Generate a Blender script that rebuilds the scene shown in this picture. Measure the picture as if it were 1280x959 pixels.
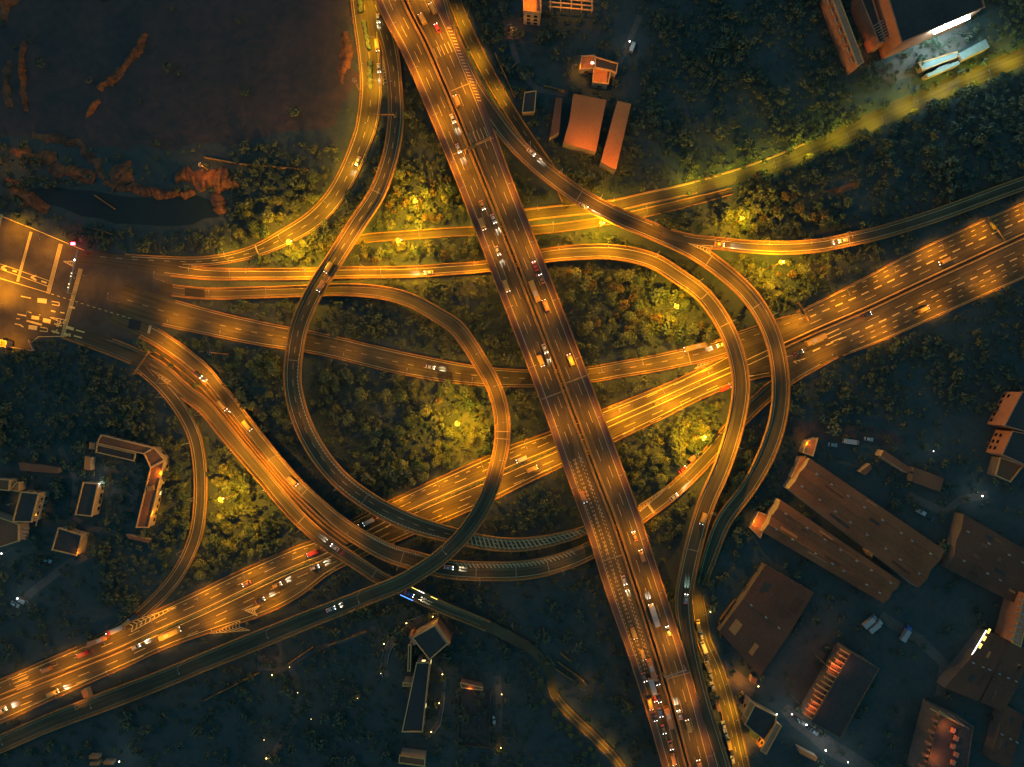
import bpy, math, random
import numpy as np
from mathutils import Vector

for o in list(bpy.data.objects):
    bpy.data.objects.remove(o)
SC = bpy.context.scene
COL = SC.collection
R = math.radians
random.seed(11)
rng = np.random.default_rng(11)

# ------------------------------------------------------------------ camera, world, exposure
H = 340.0            # the drone's height in metres
S = 0.4              # metres per photo pixel at ground level
cd = bpy.data.cameras.new('camera'); cam = bpy.data.objects.new('camera', cd); COL.objects.link(cam)
cam.location = (0, 0, H); cam.rotation_euler = (0, 0, 0)
cd.sensor_fit = 'HORIZONTAL'; cd.angle = 2 * math.atan(256.0 / H)
cd.clip_start = 1; cd.clip_end = 6000
SC.camera = cam

SKY_TEAL = (0.068, 0.255, 0.360, 1)      # night sky overhead
SKY_GLOW = (0.10, 0.07, 0.045, 1)        # sodium glow low on the horizon
w = bpy.data.worlds.new('World'); SC.world = w; w.use_nodes = True
nt = w.node_tree; nt.nodes.clear()
out = nt.nodes.new('ShaderNodeOutputWorld'); bg = nt.nodes.new('ShaderNodeBackground')
sky = nt.nodes.new('ShaderNodeTexSky'); sky.sky_type = 'NISHITA'; sky.sun_disc = False
sky.sun_elevation = R(-6); sky.sun_rotation = R(120)
geo = nt.nodes.new('ShaderNodeTexCoord'); sep = nt.nodes.new('ShaderNodeSeparateXYZ')
ramp = nt.nodes.new('ShaderNodeValToRGB')
ramp.color_ramp.elements[0].position = 0.0; ramp.color_ramp.elements[0].color = SKY_GLOW
ramp.color_ramp.elements[1].position = 0.35; ramp.color_ramp.elements[1].color = SKY_TEAL
add = nt.nodes.new('ShaderNodeMixRGB'); add.blend_type = 'ADD'; add.inputs[0].default_value = 0.05
nt.links.new(geo.outputs['Generated'], sep.inputs[0]); nt.links.new(sep.outputs['Z'], ramp.inputs[0])
nt.links.new(ramp.outputs[0], add.inputs[1]); nt.links.new(sky.outputs[0], add.inputs[2])
nt.links.new(add.outputs[0], bg.inputs[0]); bg.inputs[1].default_value = 1.0
nt.links.new(bg.outputs[0], out.inputs[0])

fill_sun = bpy.data.lights.new('warm_fill', 'SUN'); fill_sun.energy = 0.24; fill_sun.angle = R(14); fill_sun.color = (1.0, 0.42, 0.16)  # warm fill sun in place of city glow, added to brown roofs and facades
mo = bpy.data.objects.new('warm_fill', fill_sun); COL.objects.link(mo); mo.rotation_euler = (R(42), 0, R(-110)); mo.location = (0, 0, 200)

vs = SC.view_settings
vs.view_transform = 'Standard'; vs.look = 'None'; vs.exposure = 0.0; vs.gamma = 1.0
SC.cycles.use_denoising = True
SC.cycles.max_bounces = 3; SC.cycles.diffuse_bounces = 2; SC.cycles.glossy_bounces = 2
SC.cycles.transmission_bounces = 2; SC.cycles.sample_clamp_indirect = 4; SC.cycles.sample_clamp_direct = 0
SC.cycles.caustics_reflective = False; SC.cycles.caustics_refractive = False
SC.cycles.use_light_tree = True

SODIUM = (1.0, 0.352, 0.001)
YELLOW = (1.0, 0.45, 0.004)
GREENISH = (1.0, 0.78, 0.02)
REDDISH = (1.0, 0.24, 0.045)
WHITE = (0.85, 0.97, 1.0)
POWER = 2.25          # one factor over every street lamp

def at(px, py, z=0.0):
    k = S * (H - z) / H
    return Vector(((px - 640.0) * k, (479.5 - py) * k, z))

# ------------------------------------------------------------------ materials
MATS = {}
def mat(name, col, rough=0.85, var=0.0, scale=0.4, col2=None, emit=None, estr=0.0, metallic=0.0, spec=0.3, uv=False, bump=0.0, wave=None, rand=0.0):
    if name in MATS: return MATS[name]
    m = bpy.data.materials.new(name); m.use_nodes = True; MATS[name] = m
    n = m.node_tree; b = n.nodes['Principled BSDF']
    b.inputs['Base Color'].default_value = (*col, 1); b.inputs['Roughness'].default_value = rough
    b.inputs['Metallic'].default_value = metallic
    b.inputs['Specular IOR Level'].default_value = spec
    if emit:
        b.inputs['Emission Color'].default_value = (*emit, 1); b.inputs['Emission Strength'].default_value = estr
    L = n.links.new
    if var > 0 or col2 or wave or rand:
        tc = n.nodes.new('ShaderNodeTexCoord'); gp = n.nodes.new('ShaderNodeNewGeometry')
        mp = n.nodes.new('ShaderNodeMapping')
        L(tc.outputs['UV'] if uv else gp.outputs['Position'], mp.inputs[0])
        if uv: mp.inputs['Scale'].default_value = (0.7, 0.035, 1)
        nz = n.nodes.new('ShaderNodeTexNoise'); nz.inputs['Scale'].default_value = 1.0 if uv else scale
        nz.inputs['Detail'].default_value = 6; nz.inputs['Roughness'].default_value = 0.65
        L(mp.outputs[0], nz.inputs[0])
        nb = n.nodes.new('ShaderNodeTexNoise'); nb.inputs['Scale'].default_value = 0.055; nb.inputs['Detail'].default_value = 5
        L(gp.outputs['Position'], nb.inputs[0])
        av = n.nodes.new('ShaderNodeMath'); av.operation = 'ADD'; L(nz.outputs[0], av.inputs[0]); L(nb.outputs[0], av.inputs[1])
        mr = n.nodes.new('ShaderNodeMapRange'); mr.inputs[1].default_value = 0.72; mr.inputs[2].default_value = 1.28
        L(av.outputs[0], mr.inputs[0])
        mx = n.nodes.new('ShaderNodeMixRGB')
        c2 = col2 if col2 else tuple(c * (1 + var) for c in col)
        c1 = col if col2 else tuple(c * (1 - var) for c in col)
        mx.inputs[1].default_value = (*c1, 1); mx.inputs[2].default_value = (*c2, 1)
        fac = mr.outputs[0]
        if rand:
            oi = n.nodes.new('ShaderNodeObjectInfo'); m2 = n.nodes.new('ShaderNodeMath'); m2.operation = 'MULTIPLY_ADD'
            m2.inputs[1].default_value = rand; L(oi.outputs['Random'], m2.inputs[0])
            sb = n.nodes.new('ShaderNodeMath'); sb.operation = 'SUBTRACT'; sb.inputs[1].default_value = rand / 2
            L(fac, m2.inputs[2]); L(m2.outputs[0], sb.inputs[0]); sb.use_clamp = True; fac = sb.outputs[0]
        L(fac, mx.inputs[0]); res = mx.outputs[0]
        if uv:
            m3 = n.nodes.new('ShaderNodeMapping'); m3.inputs['Scale'].default_value = (.28, .045, 1); L(tc.outputs['UV'], m3.inputs[0])
            vo = n.nodes.new('ShaderNodeTexVoronoi'); vo.inputs['Scale'].default_value = 1.0; vo.inputs['Randomness'].default_value = .8; vo.distance = 'CHEBYCHEV'; L(m3.outputs[0], vo.inputs['Vector'])
            sx = n.nodes.new('ShaderNodeSeparateXYZ'); L(tc.outputs['UV'], sx.inputs[0])
            sn = n.nodes.new('ShaderNodeMath'); sn.operation = 'MULTIPLY'; sn.inputs[1].default_value = 3.7; L(sx.outputs['X'], sn.inputs[0])
            s2 = n.nodes.new('ShaderNodeMath'); s2.operation = 'SINE'; L(sn.outputs[0], s2.inputs[0])
            bw = n.nodes.new('ShaderNodeSeparateColor'); L(vo.outputs['Color'], bw.inputs[0])
            a1 = n.nodes.new('ShaderNodeMath'); a1.operation = 'MULTIPLY_ADD'; a1.inputs[1].default_value = .13; a1.inputs[2].default_value = .80; L(s2.outputs[0], a1.inputs[0])
            a2 = n.nodes.new('ShaderNodeMath'); a2.operation = 'MULTIPLY_ADD'; a2.inputs[1].default_value = .42; L(bw.outputs[0], a2.inputs[0]); L(a1.outputs[0], a2.inputs[2])
            mm = n.nodes.new('ShaderNodeMixRGB'); mm.blend_type = 'MULTIPLY'; mm.inputs[0].default_value = 1; L(res, mm.inputs[1]); L(a2.outputs[0], mm.inputs[2]); res = mm.outputs[0]
        if wave:
            wv = n.nodes.new('ShaderNodeTexWave'); wv.inputs['Scale'].default_value = wave; wv.inputs['Distortion'].default_value = 0.4
            if uv: pass
            L(tc.outputs['UV'], wv.inputs[0])
            mm = n.nodes.new('ShaderNodeMixRGB'); mm.blend_type = 'MULTIPLY'; mm.inputs[0].default_value = 0.35
            L(res, mm.inputs[1]); L(wv.outputs[0], mm.inputs[2]); res = mm.outputs[0]
        L(res, b.inputs['Base Color'])
        if bump:
            bp = n.nodes.new('ShaderNodeBump'); bp.inputs['Strength'].default_value = bump; bp.inputs['Distance'].default_value = 0.6
            L(nz.outputs[0], bp.inputs['Height']); L(bp.outputs[0], b.inputs['Normal'])
    return m

M = dict(
 asphalt=mat('asphalt', (.031, .025, .013), .8, .5, uv=True, col2=(.074, .056, .027)),
 asphalt_old=mat('asphalt_old', (.037, .030, .014), .8, .5, uv=True, col2=(.086, .065, .029)),
 asphalt_new=mat('asphalt_new', (.016, .016, .017), .85, .3, uv=True),
 shoulder=mat('shoulder', (.055, .036, .030), .9, .4, uv=True, col2=(.105, .062, .046)),  # reddish tint of the lamplight on the deck edges put into the colour
 plaza=mat('plaza_asphalt', (.034, .029, .022), .85, .4, scale=.25, col2=(.072, .058, .042)),
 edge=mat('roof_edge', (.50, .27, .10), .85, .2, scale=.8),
 concrete=mat('concrete', (.24, .125, .042), .9, .3, scale=.8),
 concrete_dk=mat('concrete_dark', (.085, .065, .04), .9, .3, scale=.6),
 paint=mat('road_paint', (.20, .155, .07), .7, .5, scale=1.2, col2=(.44, .34, .17)),
 paint_lit=mat('lit_paint', (.38, .28, .09), .6, .3, scale=1.5, col2=(.66, .50, .17)),  # lamplight on plaza and highway put into this brighter paint
 paint_dim=mat('dim_paint', (.12, .095, .05), .8, .5, scale=1.5, col2=(.27, .20, .11)),  # darkness of the unlit ramps put into this darker paint; joints share it
 ground=mat('ground_soil', (.020, .040, .042), .95, .5, scale=.35, col2=(.052, .058, .052), bump=.5),
 grass=mat('grass_turf', (.040, .060, .035), .95, .5, scale=.5, col2=(.10, .10, .045), bump=.5),
 dirt=mat('dirt', (.030, .034, .034), .95, .5, scale=.22, col2=(.075, .046, .040), bump=1.0),
 clay=mat('clay', (.020, .020, .018), .95, .5, scale=.35, col2=(.24, .088, .034), bump=.5),  # bright blotches put the lamplit patches of the banks into the colour
 leaf=mat('foliage', (.035, .070, .046), .75, .6, scale=.22, col2=(.15, .165, .07), rand=.7, spec=.2),
 leaf_y=mat('foliage_yellowish', (.07, .095, .045), .75, .5, scale=.3, col2=(.17, .165, .05), rand=.6, spec=.2),
 leaf_r=mat('foliage_rusty', (.07, .062, .035), .75, .5, scale=.3, col2=(.16, .115, .04), rand=.6, spec=.2),
 wood_mass=mat('woodland_foliage', (.028, .060, .052), .75, .7, scale=.20, col2=(.105, .115, .060), spec=.2),
 bark=mat('bark', (.06, .045, .03), .9, .3),
 steel=mat('galvanised_steel', (.25, .25, .24), .5, .15, metallic=.4),
 steel_dk=mat('dark_steel', (.06, .06, .06), .5, .15, metallic=.3),
 lens=mat('lamp_lens', (.8, .6, .3), .4, emit=(1, .55, .12), estr=25),
 lens_w=mat('lamp_lens_white', (.8, .8, .8), .4, emit=(1, .80, .40), estr=3),
 lens_y=mat('lamp_lens_greenish', (.8, .8, .5), .4, emit=(.9, 1, .35), estr=20),
 roof_tan=mat('roof_tan', (.36, .115, .034), .9, .25, scale=1.0, col2=(.52, .18, .055)),
 roof_dk=mat('roof_dark', (.030, .028, .027), .9, .3, scale=.6, col2=(.055, .046, .040)),
 roof_br=mat('roof_brown', (.11, .046, .024), .9, .25, scale=1.0, col2=(.22, .085, .04)),
 roof_metal=mat('roof_metal', (.14, .052, .022), .9, .25, scale=1.4, col2=(.30, .108, .043), uv=False, wave=1.1),
 roof_metal_dk=mat('roof_metal_dark', (.075, .036, .022), .9, .25, scale=1.4, col2=(.19, .07, .035), wave=1.1),
 wall=mat('render_wall', (.30, .23, .17), .9, .2, scale=.5),
 wall_dk=mat('dull_wall', (.14, .115, .095), .9, .25, scale=.5),
 wall_red=mat('terracotta_wall', (.36, .16, .09), .9, .2, scale=.5),
 glass=mat('dark_glass', (.015, .018, .02), .15, spec=.5),
 glass_lit=mat('lit_window', (.5, .4, .2), .4, emit=(1, .75, .30), estr=2.2),
 tube=mat('fluorescent_tube', (.8, .9, 1), .4, emit=(.55, .92, 1.0), estr=120),
 tube_w=mat('white_strip', (.8, .8, .8), .4, emit=(1, .95, .88), estr=3.5),
 tyre=mat('tyre', (.015, .015, .015), .9),
 head_on=mat('headlight_on', (.9, .9, .9), .3, emit=(1, .95, .88), estr=9),
 head_off=mat('headlight_off', (.5, .5, .5), .2),
 tail_on=mat('taillight_on', (.5, .02, .02), .3, emit=(1, .03, .06), estr=1.2),
 tail_off=mat('taillight_off', (.25, .02, .02), .3),
 led_red=mat('red_signal', (.5, .02, .02), .3, emit=(1, .02, .05), estr=60),
 led_blue=mat('blue_led', (.05, .1, .6), .3, emit=(.05, .2, 1), estr=5),
 led_yellow=mat('yellow_led', (.6, .5, .1), .3, emit=(1, .75, .12), estr=2.5),
 hollow_floor=mat('dark_hollow', (.016, .028, .030), .6, spec=.08),
 cyanroof=mat('pale_sheet_roof', (.26, .36, .38), .7, .2, scale=.5, wave=4.0),
 pavement=mat('paving', (.085, .07, .06), .9, .3, scale=.5),
)
PAINTS = {'white': (.32, .31, .29), 'silver': (.25, .25, .25), 'black': (.02, .02, .022), 'yellow': (.29, .18, .035), 'red': (.34, .03, .02), 'orange': (.26, .12, .04), 'blue': (.04, .09, .30), 'grey': (.16, .16, .17), 'green': (.05, .22, .10)}
for k, c in PAINTS.items(): M['car_' + k] = mat('car_paint_' + k, c, .35, spec=.5)

# ------------------------------------------------------------------ mesh helpers
class MB:
    def __init__(s): s.v = []; s.f = []; s.uv = {}
    def add(s, vs, fs, uvs=None):
        b = len(s.v); s.v.extend([tuple(p) for p in vs])
        for i, f in enumerate(fs):
            if uvs is not None: s.uv[len(s.f)] = uvs[i]
            s.f.append([b + j for j in f])
    def quad(s, a, b, c, d): s.add([a, b, c, d], [(0, 1, 2, 3)])
    def box(s, c, sz, rz=0.0, top=(1, 1)):
        hx, hy, hz = sz[0] / 2, sz[1] / 2, sz[2] / 2; cs, sn = math.cos(rz), math.sin(rz); P = []
        for z, (tx, ty) in ((-hz, (1, 1)), (hz, top)):
            for x, y in ((-hx, -hy), (hx, -hy), (hx, hy), (-hx, hy)):
                x2, y2 = x * tx, y * ty
                P.append((c[0] + x2 * cs - y2 * sn, c[1] + x2 * sn + y2 * cs, c[2] + z))
        s.add(P, [(3, 2, 1, 0), (4, 5, 6, 7), (0, 1, 5, 4), (1, 2, 6, 5), (2, 3, 7, 6), (3, 0, 4, 7)])
    def bar(s, a, b, r0, r1=None, n=6):
        r1 = r0 if r1 is None else r1
        a = Vector(a); b = Vector(b); d = (b - a).normalized(); u = d.orthogonal().normalized(); v = d.cross(u); P = []
        for c, r in ((a, r0), (b, r1)):
            for i in range(n):
                t = 2 * math.pi * i / n; P.append(c + u * (r * math.cos(t)) + v * (r * math.sin(t)))
        F = [(i, (i + 1) % n, n + (i + 1) % n, n + i) for i in range(n)] + [tuple(range(n - 1, -1, -1)), tuple(range(n, 2 * n))]
        s.add(P, F)
    def wall(s, a, b, z0, z1, t=.25):
        a = Vector(a); b = Vector(b); d = b - a; L = math.hypot(d.x, d.y)
        s.box(((a.x + b.x) / 2, (a.y + b.y) / 2, (z0 + z1) / 2), (L, t, z1 - z0), math.atan2(d.y, d.x))
    def prism(s, poly, z0, z1, top=True):
        n = len(poly); P = [(p[0], p[1], z0) for p in poly] + [(p[0], p[1], z1) for p in poly]
        F = [(i, (i + 1) % n, n + (i + 1) % n, n + i) for i in range(n)]
        if top: F.append(tuple(range(n, 2 * n)))
        s.add(P, F)
    def rails(s, rails, closed=True, caps=True, uvw=None, sarr=None):
        m = len(rails); n = len(rails[0]); P = [tuple(p) for r in rails for p in r]; F = []; U = []
        for j in range(m if closed else m - 1):
            k = (j + 1) % m
            for i in range(n - 1):
                F.append((j * n + i, j * n + i + 1, k * n + i + 1, k * n + i))
                if uvw is not None:
                    U.append([(uvw[j], sarr[i]), (uvw[j], sarr[i + 1]), (uvw[k], sarr[i + 1]), (uvw[k], sarr[i])])
        if closed and caps:
            F.append(tuple(j * n for j in range(m))); F.append(tuple(j * n + n - 1 for j in reversed(range(m))))
            if uvw is not None: U += [[(0, 0)] * m, [(0, 0)] * m]
        s.add(P, F, U if uvw is not None else None)
    def build(s, name, material, parent=None, smooth=False):
        me = bpy.data.meshes.new(name)
        base = Vector((0, 0, 0))
        if parent is not None:
            q = parent
            while q is not None:
                base = base + q.location; q = q.parent
        me.from_pydata([(p[0] - base.x, p[1] - base.y, p[2] - base.z) for p in s.v], [], s.f)
        if s.uv:
            lay = me.uv_layers.new(name='UVMap')
            for pi, pl in enumerate(me.polygons):
                if pi in s.uv:
                    for q, li in enumerate(pl.loop_indices): lay.data[li].uv = s.uv[pi][q]
        me.materials.append(material)
        if smooth: me.polygons.foreach_set('use_smooth', [True] * len(me.polygons))
        o = bpy.data.objects.new(name, me); COL.objects.link(o)
        if parent is not None: o.parent = parent
        return o

def tag(o, label=None, cat=None, group=None, kind=None):
    if label: o['label'] = label
    if cat: o['category'] = cat
    if group: o['group'] = group
    if kind: o['kind'] = kind
    return o
def thing(name, loc, label, cat, group=None, rz=0):
    o = bpy.data.objects.new(name, None); COL.objects.link(o); o.location = loc; o.rotation_euler = (0, 0, rz)
    o.empty_display_size = .5
    return tag(o, label, cat, group)
def copy_tree(o, parent=None):
    c = o.copy(); COL.objects.link(c)
    if parent is not None: c.parent = parent
    for ch in list(o.children): copy_tree(ch, c)
    return c

# ------------------------------------------------------------------ road paths
def V2(*pts): return [(at(x, y, 0).x, at(x, y, 0).y) for x, y in pts]
pz = V2((-60,245),(0,267),(41,287),(78,304),(107,313),(150,318),(190,330),(215,352),(215,372),(205,400),(165,424),(120,424),(80,422),(45,421),(39,428),(43,438),(10,434),(-60,450))
PATHS = {}
class Path: pass
def make_path(key, pts, step=3.0, desc='', lr=False):
    """pts: (px, py, z, width px) or (px, py, z, left px, right px); left is +normal"""
    W = []
    for p in pts:
        k = S * (H - p[2]) / H; q = at(p[0], p[1], p[2])
        if lr: W.append((q.x, q.y, q.z, p[3] * k, p[4] * k))
        else: W.append((q.x, q.y, q.z, p[3] * k / 2, p[3] * k / 2))
    W = np.array(W); out = []
    E = np.vstack([2 * W[0] - W[1], W, 2 * W[-1] - W[-2]])
    for i in range(1, len(E) - 2):
        a, b, c, d = E[i - 1], E[i], E[i + 1], E[i + 2]
        t0 = 0.0; t1 = t0 + np.linalg.norm((b - a)[:2]) ** .5; t2 = t1 + np.linalg.norm((c - b)[:2]) ** .5; t3 = t2 + np.linalg.norm((d - c)[:2]) ** .5
        n = max(2, int(np.linalg.norm((c - b)[:2]) / step))
        for t in np.linspace(t1, t2, n, endpoint=False):
            A1 = (t1 - t) / (t1 - t0) * a + (t - t0) / (t1 - t0) * b; A2 = (t2 - t) / (t2 - t1) * b + (t - t1) / (t2 - t1) * c
            A3 = (t3 - t) / (t3 - t2) * c + (t - t2) / (t3 - t2) * d
            B1 = (t2 - t) / (t2 - t0) * A1 + (t - t0) / (t2 - t0) * A2; B2 = (t3 - t) / (t3 - t1) * A2 + (t - t1) / (t3 - t1) * A3
            out.append((t2 - t) / (t2 - t1) * B1 + (t - t1) / (t2 - t1) * B2)
    out.append(W[-1]); A = np.array(out)
    p = Path(); p.key = key; p.desc = desc; p.P = A[:, :3]; p.WL = A[:, 3]; p.WR = A[:, 4]
    T = np.gradient(p.P[:, :2], axis=0); T /= np.linalg.norm(T, axis=1)[:, None]; p.T = T
    p.N = np.stack([-T[:, 1], T[:, 0]], 1)
    d = np.linalg.norm(np.diff(p.P[:, :2], axis=0), axis=1); p.s = np.concatenate([[0], np.cumsum(d)])
    PATHS[key] = p
    return p
def off(p, o, dz=0.0, i0=0, i1=None):
    i1 = len(p.P) if i1 is None else i1
    o = np.broadcast_to(o, (len(p.P),))
    q = p.P.copy(); q[:, :2] += p.N * o[:, None]; q[:, 2] += dz
    return q[i0:i1]
def proj(P):
    k = S * (H - P[:, 2]) / H
    return np.stack([P[:, 0] / k + 640, 479.5 - P[:, 1] / k], 1)
def nearest(p, px, py):
    return int(np.argmin(((proj(p.P) - np.array([px, py])) ** 2).sum(1)))
def at_s(p, s, o, dz=0.0):
    x = np.array([np.interp(s, p.s, p.P[:, k]) for k in range(3)]); n = np.array([np.interp(s, p.s, p.N[:, k]) for k in range(2)])
    n /= np.linalg.norm(n)
    return Vector((x[0] + n[0] * o, x[1] + n[1] * o, x[2] + dz))
def inside_other(p, pts, dzmax=1.6, margin=.25):
    """which points lie on another road's surface at about the same height"""
    hit = np.zeros(len(pts), bool)
    for k, q in PATHS.items():
        if q is p: continue
        D = pts[:, None, :2] - q.P[None, :, :2]
        d2 = (D ** 2).sum(2); j = d2.argmin(1)
        v = D[np.arange(len(pts)), j]
        lat = (v * q.N[j]).sum(1); lon = (v * q.T[j]).sum(1)
        ok = (lat < q.WL[j] - margin) & (lat > -q.WR[j] + margin) & (np.abs(lon) < 3.2) & (np.abs(q.P[j, 2] - pts[:, 2]) < dzmax)
        hit |= ok
    hit |= np.array([q[2] < 1.0 and in_poly(q[0], q[1], pz) for q in pts])
    return hit
def runs(mask, minlen=3):
    res = []; i = 0; n = len(mask)
    while i < n:
        if mask[i]:
            j = i
            while j < n and mask[j]: j += 1
            if j - i >= minlen: res.append((i, j))
            i = j
        else: i += 1
    return res

A = make_path('A', [(484,-60,15,37,37),(508,5,15,34,40),(534,57,15,33,38),(584,175,15,32.5,36),(610,240,15,32.5,34),(657,360,15,33.5,34),(703,480,15,33.5,34),(748,600,15,36,34),(768,652,15,37,33),(790,719,15,38,33),(828,841,15,34,34),(860,959,15,31,34),(874,1010,15,31,34)], desc='wide flyover', lr=True)
# the flyover runs down the picture: +normal is east; swap so that left = east
A.WL, A.WR = A.WR.copy(), A.WL.copy()
make_path('B', [(462,-40,.3,18),(467,0,.4,20),(482,40,.6,21),(490,75,1.0,20),(494,112,2,19),(495,145,3.5,20),(489,190,6,20),(472,240,8,21),(447,279,10,22),(418,325,10.5,22),(393,365,11,22),(375,406,11,22),(367,450,11,22),(366,480,11,22),(374,517,11,23),(392,557,11,23),(423,597,11,23),(463,628,10.5,23),(512,653,10,23),(565,669,9.2,20),(600,677,9,18),(640,681,9,17),(680,677,8.6,15),(720,667,8,12),(742,659,7.4,10)], desc='left ramp')
make_path('D', [(200,361,.15,15),(256,367,.2,15),(320,366,.6,15),(380,364,1.3,15),(437,362.5,2.5,16),(477,366,4,17),(512,375,6,18),(549,395,8.5,19),(570,409,10,20),(587,431,11.5,20),(600,452,12.5,20),(616,480,13.5,20),(626,512,14.5,20),(628,548,15,20),(620,588,15.5,20),(607,626,15.5,20),(584,663,15.5,20),(549,698,15.5,20),(524,715,15.2,20),(502,728,15,21),(450,749,13.5,21),(394,771,12,22),(320,801,9,23),(256,827,7,23),(193,853,5,23),(130,877,3.5,24),(60,904,2.5,22),(0,930,2,22),(-50,950,2,22)], desc='inner loop ramp')
make_path('G', [(140,394,.14,20),(186,416,.14,22),(220,437,.25,22),(256,466,.9,21),(270,482,1.3,20),(294,512,2.5,20),(323,550,4.5,19),(368,603,7.5,19),(392,626,8.5,19),(431,659,9.5,21),(484,690,9.5,23),(512,699,9.5,24),(560,711,9.2,24),(612,714,9,24),(660,712,8.5,24),(700,703,8,23),(735,689,7,22),(765,672,5.5,20),(800,645,3,20),(843,612,1,20),(885,570,.2,20),(915,535,.16,20),(950,500,.16,20),(985,472,.16,20),(1030,447,.16,18),(1065,430,.16,14)], desc='curving viaduct')
make_path('GL', [(40,404,.17,16),(80,415,.17,17),(110,424,.17,20),(160,442,.17,22),(205,466,.35,21),(232,490,.8,20),(256,508,1.3,20),(281,538,2.5,20),(326,591,5.5,19),(370,643,8,19),(408,677,9.3,18),(452,707,9.3,17),(475,722,9.3,17),(512,740,9,16),(560,762,8,15),(602,779,6,14),(640,798,3.5,13),(668,815,1.4,12),(684,834,.2,10),(690,852,.12,9)], desc='outer viaduct')
make_path('Hx', [(172,458,.2,12),(200,480,.3,15),(226,511,.7,16),(243,545,1,16),(250,585,1,16),(250,635,1,16),(243,675,.8,16),(221,720,.5,16),(186,758,.2,15),(150,786,.13,13),(112,806,.13,11)], desc='left slip road')
make_path('E1', [(452,-40,.1,32),(455,0,.1,33),(461,65,.1,28),(464,107,.1,27),(460,150,.1,27),(453,175,.1,25),(424,238,.1,23),(394,273,.1,23),(350,300,.1,20),(322,313,.1,16),(290,322,.1,13),(250,327,.1,12),(180,325,.1,12),(110,320,.1,10)], desc='upper left road')
make_path('F', [(95,322,.12,14),(140,327,.12,16),(180,332,.12,19),(215,337,.12,18),(256,342,.12,16),(330,343,.12,15),(390,342.5,.12,15),(440,341,.15,15),(512,340,.5,15),(560,337,1,15),(610,333,1.8,15),(645,326,2.5,16),(680,320,3.5,18),(716,316,4.5,19),(768,315.5,6,19),(815,326,7.5,20),(847,345,8.5,20),(880,370,9.5,20),(905,406,10.5,21),(920,443,11,21),(926,480,11,22),(921,522,11,22),(904,580,10.5,22),(880,637,10,22),(859,718,10,22),(854,754,10.5,22),(860,804,11.5,20),(876,871,13.5,19),(903,959,14.9,19),(916,1010,14.9,19)], desc='right loop ramp')
make_path('E4', [(150,372,.11,36),(200,388,.11,36),(256,402,.11,32),(320,416,.11,30),(400,430,.11,27),(512,456,.11,28),(600,470,.11,24),(680,473,.11,21),(740,468,.11,20),(768,463,.11,20),(830,452,.11,21),(890,438,.11,22),(930,424,.11,22),(975,408,.11,20),(1012,394,.11,14)], desc='middle road')
make_path('I', [(-60,898,.08,21,30),(0,872,.08,21,30),(75,842,.08,23,26),(150,812,.08,25,23),(200,789,.08,26,23),(256,764,.08,27,28),(310,738,.08,27,36),(350,719,.08,26,36),(380,706,.08,26,30),(406,696,.08,25,22),(450,672,.08,25,24),(512,641,.08,25,27),(560,620,.08,26,28),(605,601,.08,27,27),(650,581,.08,27,25),(697,561,.08,24,23),(768,527,.08,20,23),(818,505,.08,18,21),(875,479,.08,17,19),(930,455,.08,22,22),(980,432,.08,30,36),(1024,412,.08,32,41),(1080,388,.08,36,44),(1150,355,.08,40,46),(1215,325,.08,40,47),(1280,295,.08,39,48),(1350,263,.08,38,48)], desc='diagonal highway', lr=True)
make_path('J', [(534,-50,14.9,18),(547,-8,14.9,18),(558,30,14.9,18),(574,68,14.9,19),(592,106,14.9,19),(608,132,14.9,20),(650,186,14.5,21),(716,240,14,22),(768,269,13.5,22),(820,291,13,22),(865,312,12.5,22),(905,340,12,21),(935,368,11.5,21),(955,397,11,21),(969,432,10.5,21),(976,480,10,22),(972,525,9,22),(957,570,7.5,22),(935,610,5.5,20),(905,650,3.5,20),(887,695,1.5,18),(876,730,.4,14)], desc='right ramp')
make_path('K', [(828,292,13.1,18),(862,301,12.6,17),(893,304,12.2,16),(930,308,11.2,16),(978,310,10,17),(1024,307,9,17),(1061,300,8,17),(1100,291,7,17),(1174,268,5,17),(1261,236,3,17),(1330,212,2,17)], desc='branch ramp')
make_path('L', [(630,273,.1,15),(665,268,.1,15),(720,262,.1,15),(768,257,.1,15),(808,248,.1,15),(863,236,.1,15),(943,214,.1,19),(1024,183,.1,22),(1105,145,.1,23),(1176,114,.1,23),(1262,78,.1,23),(1330,50,.1,23)], desc='tree-lined road')
make_path('P', [(438,302,.1,10),(460,298,.1,11),(512,294,.1,11),(595,289,.1,11),(667,288,.1,11),(720,282,.1,11),(770,274,.1,11),(820,263,.1,11),(870,251,.1,10),(915,239,.1,8)], desc='service road')
make_path('SV', [(556,-40,.1,15),(566,-5,.1,15),(582,35,.1,16),(604,80,.1,16),(629,125,.1,15),(655,165,.1,13),(690,215,.1,12),(712,258,.1,12)], desc='upper service street')
make_path('N', [(868,728,.13,10),(873,755,.13,15),(880,800,.13,18),(896,838,.13,19),(911,890,.13,20),(926,956,.13,21),(938,1010,.13,21)], desc='narrow kerbside street')
make_path('Q', [(687,842,.1,9),(692,866,.1,10),(712,892,.1,11),(742,920,.1,11),(770,950,.1,11),(792,985,.1,11)], desc='small park lane')

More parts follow.
